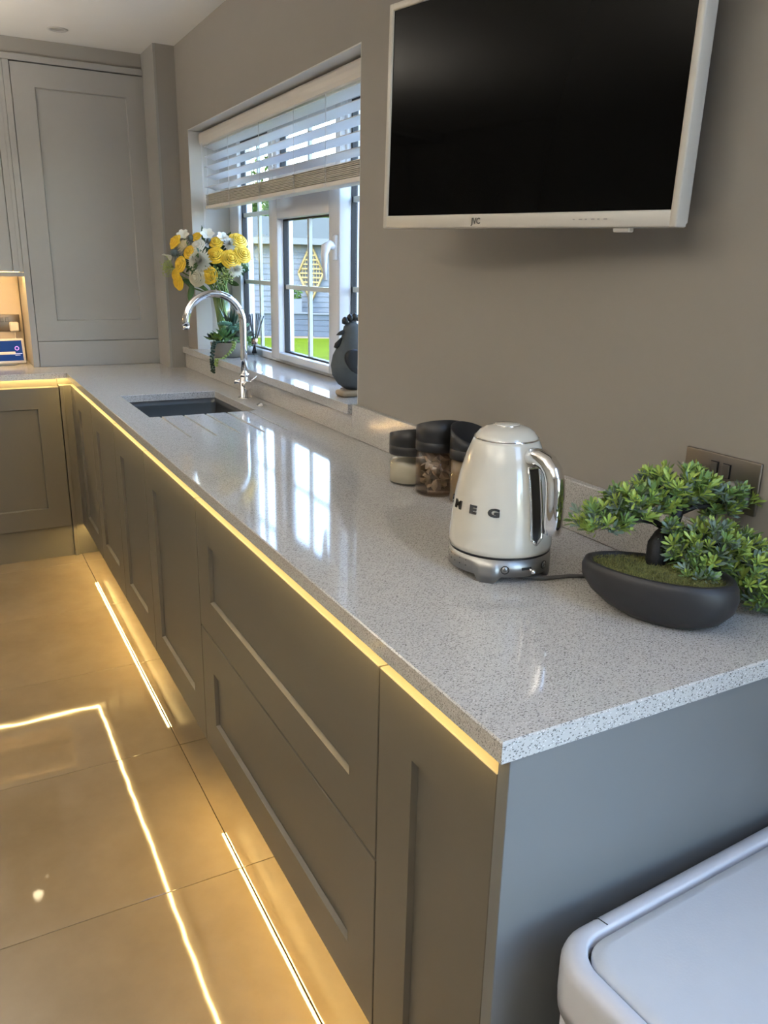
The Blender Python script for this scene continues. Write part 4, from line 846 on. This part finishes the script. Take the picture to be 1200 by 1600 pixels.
leaf_cloud('small_leaves', [((0, -.01, .08), (.08, .062, .03)), ((.03, 0, .11), (.05, .04, .03))], 260, .011, SG[0], sb); leaf_cloud('small_leaves', [((.02, -.01, .115), (.06, .045, .03))], 120, .012, SG[1], sb)
def trail(pts_, m, r, n):
    g = G(); P_ = [Vector(p) for p in pts_]; g.tube(P_, .0012, 4)
    for i in range(n):
        t = i/(n-1)*(len(P_)-1); k = min(int(t), len(P_)-2); p = P_[k].lerp(P_[k+1], t-k); a = i*2.2; q = p+Vector((math.cos(a)*r*1.1, math.sin(a)*r*1.1, 0))
        g.lathe([(.0, -r), (r*.7, -r*.6), (r, 0), (r*.7, r*.6), (.0, r)], q, 7, cap0=False, cap1=False)
    return g.build('trailing_stem', m, sb, recalc=False)
trail([(-.055, -.045, .072), (-.083, -.055, .07), (-.097, -.062, .045), (-.101, -.064, 0), (-.102, -.064, -.03), (-.100, -.064, -.062)], SG[4], .0062, 44)
trail([(.0, -.06, .07), (.0, -.082, .068), (-.012, -.090, .045), (-.035, -.094, .02), (-.060, -.094, .0005), (-.090, -.09, -.002), (-.094, -.09, -.03)], mat('pearl_green', (.30, .42, .12), .45, var=.2), .0052, 44)
# ------------------------------------------------------------------ reed diffuser
rd = thing('reed_diffuser', 'square clear glass reed diffuser bottle on the sill', 'diffuser', (.752, 2.925, 1.0357), rz=.25)
G().box(-.027, .027, -.027, .027, 0, .008, .001, 1).box(-.027, -.0245, -.027, .027, .008, .054).box(.0245, .027, -.027, .027, .008, .054).box(-.0245, .0245, -.027, -.0245, .008, .054).box(-.0245, .0245, .0245, .027, .008, .054).box(-.027, .027, -.027, .027, .054, .058, .001, 1).build('bottle', JGLASS, rd)
G().lathe([(.013, .0585), (.0145, .0595), (.0145, .083), (.012, .084)], n=24, cap0=False, cap1=False).build('collar', mat('copper_collar', (.55, .40, .34), .25, 1), rd)
for k in range(7):
    a = -1.0+k*.36; d = Vector((math.sin(a)*.30+.05, -.06+.04*(k % 3), 1)).normalized(); b = Vector((.752-d.x*.05+(k-3)*.0012, 2.925+(k % 3-1)*.003, 1.0357+.017)); tag(G().tube([(0, 0, 0), d*.175], .0027, 6).build('diffuser_reed', BLACK, loc=tuple(b)), 'thin black reed standing in the diffuser bottle', 'reed', 'reeds of the diffuser')
sp = thing('small_plant', 'tiny green leafy plant in a white pot behind the diffuser', 'plant', (.765, 3.035, 1.0357))
G().lathe([(.0, 0), (.018, 0), (.022, .035), (.019, .035), (.0, .03)], n=20, cap0=False, cap1=False).build('pot', WHITEP, sp); leaf_cloud('foliage', [((0, 0, .062), (.026, .022, .03))], 150, .008, mat('small_leaf', (.13, .26, .05), .5, var=.4, vscale=60), sp)

# ------------------------------------------------------------------ hen ornament
hn = thing('hen_ornament', 'grey metal hen ornament with dark comb on a wooden block', 'ornament', (.668, 1.725, 1.0357))
G().box(-.058, .075, -.03, .03, 0, .021, .009, 3).build('wooden_base', mat('driftwood', (.34, .26, .17), .7, var=.2, vscale=20), hn)
HEN = mat('hen_grey', (.07, .08, .085), .7, var=.35, vscale=25, bump=.3, bscale=100)
bp_ = [(.0, .020), (.030, .022), (.058, .040), (.078, .070), (.083, .100), (.073, .132), (.055, .160), (.040, .185), (.034, .205), (.028, .222), (.013, .234), (.0, .237)]
g = G(); rs = []
for r, z in bp_:
    sh_ = -.012*max(0, (z-.10))/.13; rs.append([Vector((max(r, .0005)*math.cos(2*PI*i/36)+(-sh_ if False else sh_), max(r, .0005)*.62*math.sin(2*PI*i/36), z)) for i in range(36)])
g.rings(rs); g.build('body', HEN, hn)
g = G()
for i in range(5):
    x = -.036+i*.017; zt_ = .232+.020*math.sin(PI*(i+.8)/5.6); g.lathe([(.0, -.014), (.010, -.010), (.011, 0), (.007, .008), (.0, .012)], (x, 0, zt_), 10, cap0=False, cap1=False)
g.build('comb', BLACK, hn)
G().tube([(-.036, 0, .205), (-.055, 0, .200), (-.066, 0, .196)], [.009, .006, .001], 8).build('beak', BLACK, hn); G().tube([(-.046, 0, .185), (-.064, 0, .165), (-.070, 0, .155)], [.005, .009, .006], 8).build('wattle', BLACK, hn)
g = G(); g.rings([[Vector((-.014+.050*s*math.cos(2*PI*i/28)+.01, -.045*(1-.0)-d_, .108+.042*s*math.sin(2*PI*i/28)-.018*s*math.cos(2*PI*i/28))) for i in range(28)] for s, d_ in ((1, -.012), (1, .0), (.85, .004), (.4, .005))], cap0=True, cap1=True); g.build('wing', mat('hen_wing', (.018, .018, .02), .4, var=.3), hn)
wb = thing('white_block', 'small white wooden block behind the hen ornament', 'ornament', (.722, 1.835, 1.0357)); G().box(-.035, .03, -.03, .03, .006, .07, .002, 1).build('block', mat('block_white', (.6, .6, .58), .5), wb); G().box(-.037, .032, -.032, .032, 0, .006).build('foot_strip', mat('block_foot', (.16, .10, .06), .6), wb)

# ------------------------------------------------------------------ unseen uplighters added on the left side to raise the ambient light
UPL = mat('fill_diffuser', (.9, .85, .75), .3, emit=(1, .93, .82), es=150)
for lab, x, y in (('added fill uplighter nearest the garden doors', -1.6, -.9), ('added fill uplighter in the middle of the row', -1.6, .6), ('added fill uplighter nearest the back wall', -1.25, 2.9)):
    t = thing('fill_uplighter', lab, 'lamp', (x, y, 1.80), group='added uplighters for ambient fill')
    G().lathe([(.0005, -.07), (.06, -.062), (.115, -.03), (.14, .012), (.137, .012), (.112, -.026), (.058, -.057), (.0005, -.064)], n=32, cap0=False, cap1=False).build('bowl', UPVC, t)
    G().lathe([(.0005, -.012), (.118, -.012)], n=28, cap0=False, cap1=False).build('diffuser', UPL, t)
    for k in range(3): q = k*2*PI/3; G().tube([(.138*math.cos(q), .138*math.sin(q), .01), (0, 0, .32)], .0015, 4).build('hanger', STEEL, t)
    G().tube([(0, 0, .32), (0, 0, CZ-1.80-.02)], .003, 6).build('flex', BLACK, t); G().lathe([(.0, CZ-1.80-.001), (.05, CZ-1.80-.001), (.05, CZ-1.80-.02), (.0, CZ-1.80-.025)], n=20, cap0=False, cap1=False).build('ceiling_rose', UPVC, t)
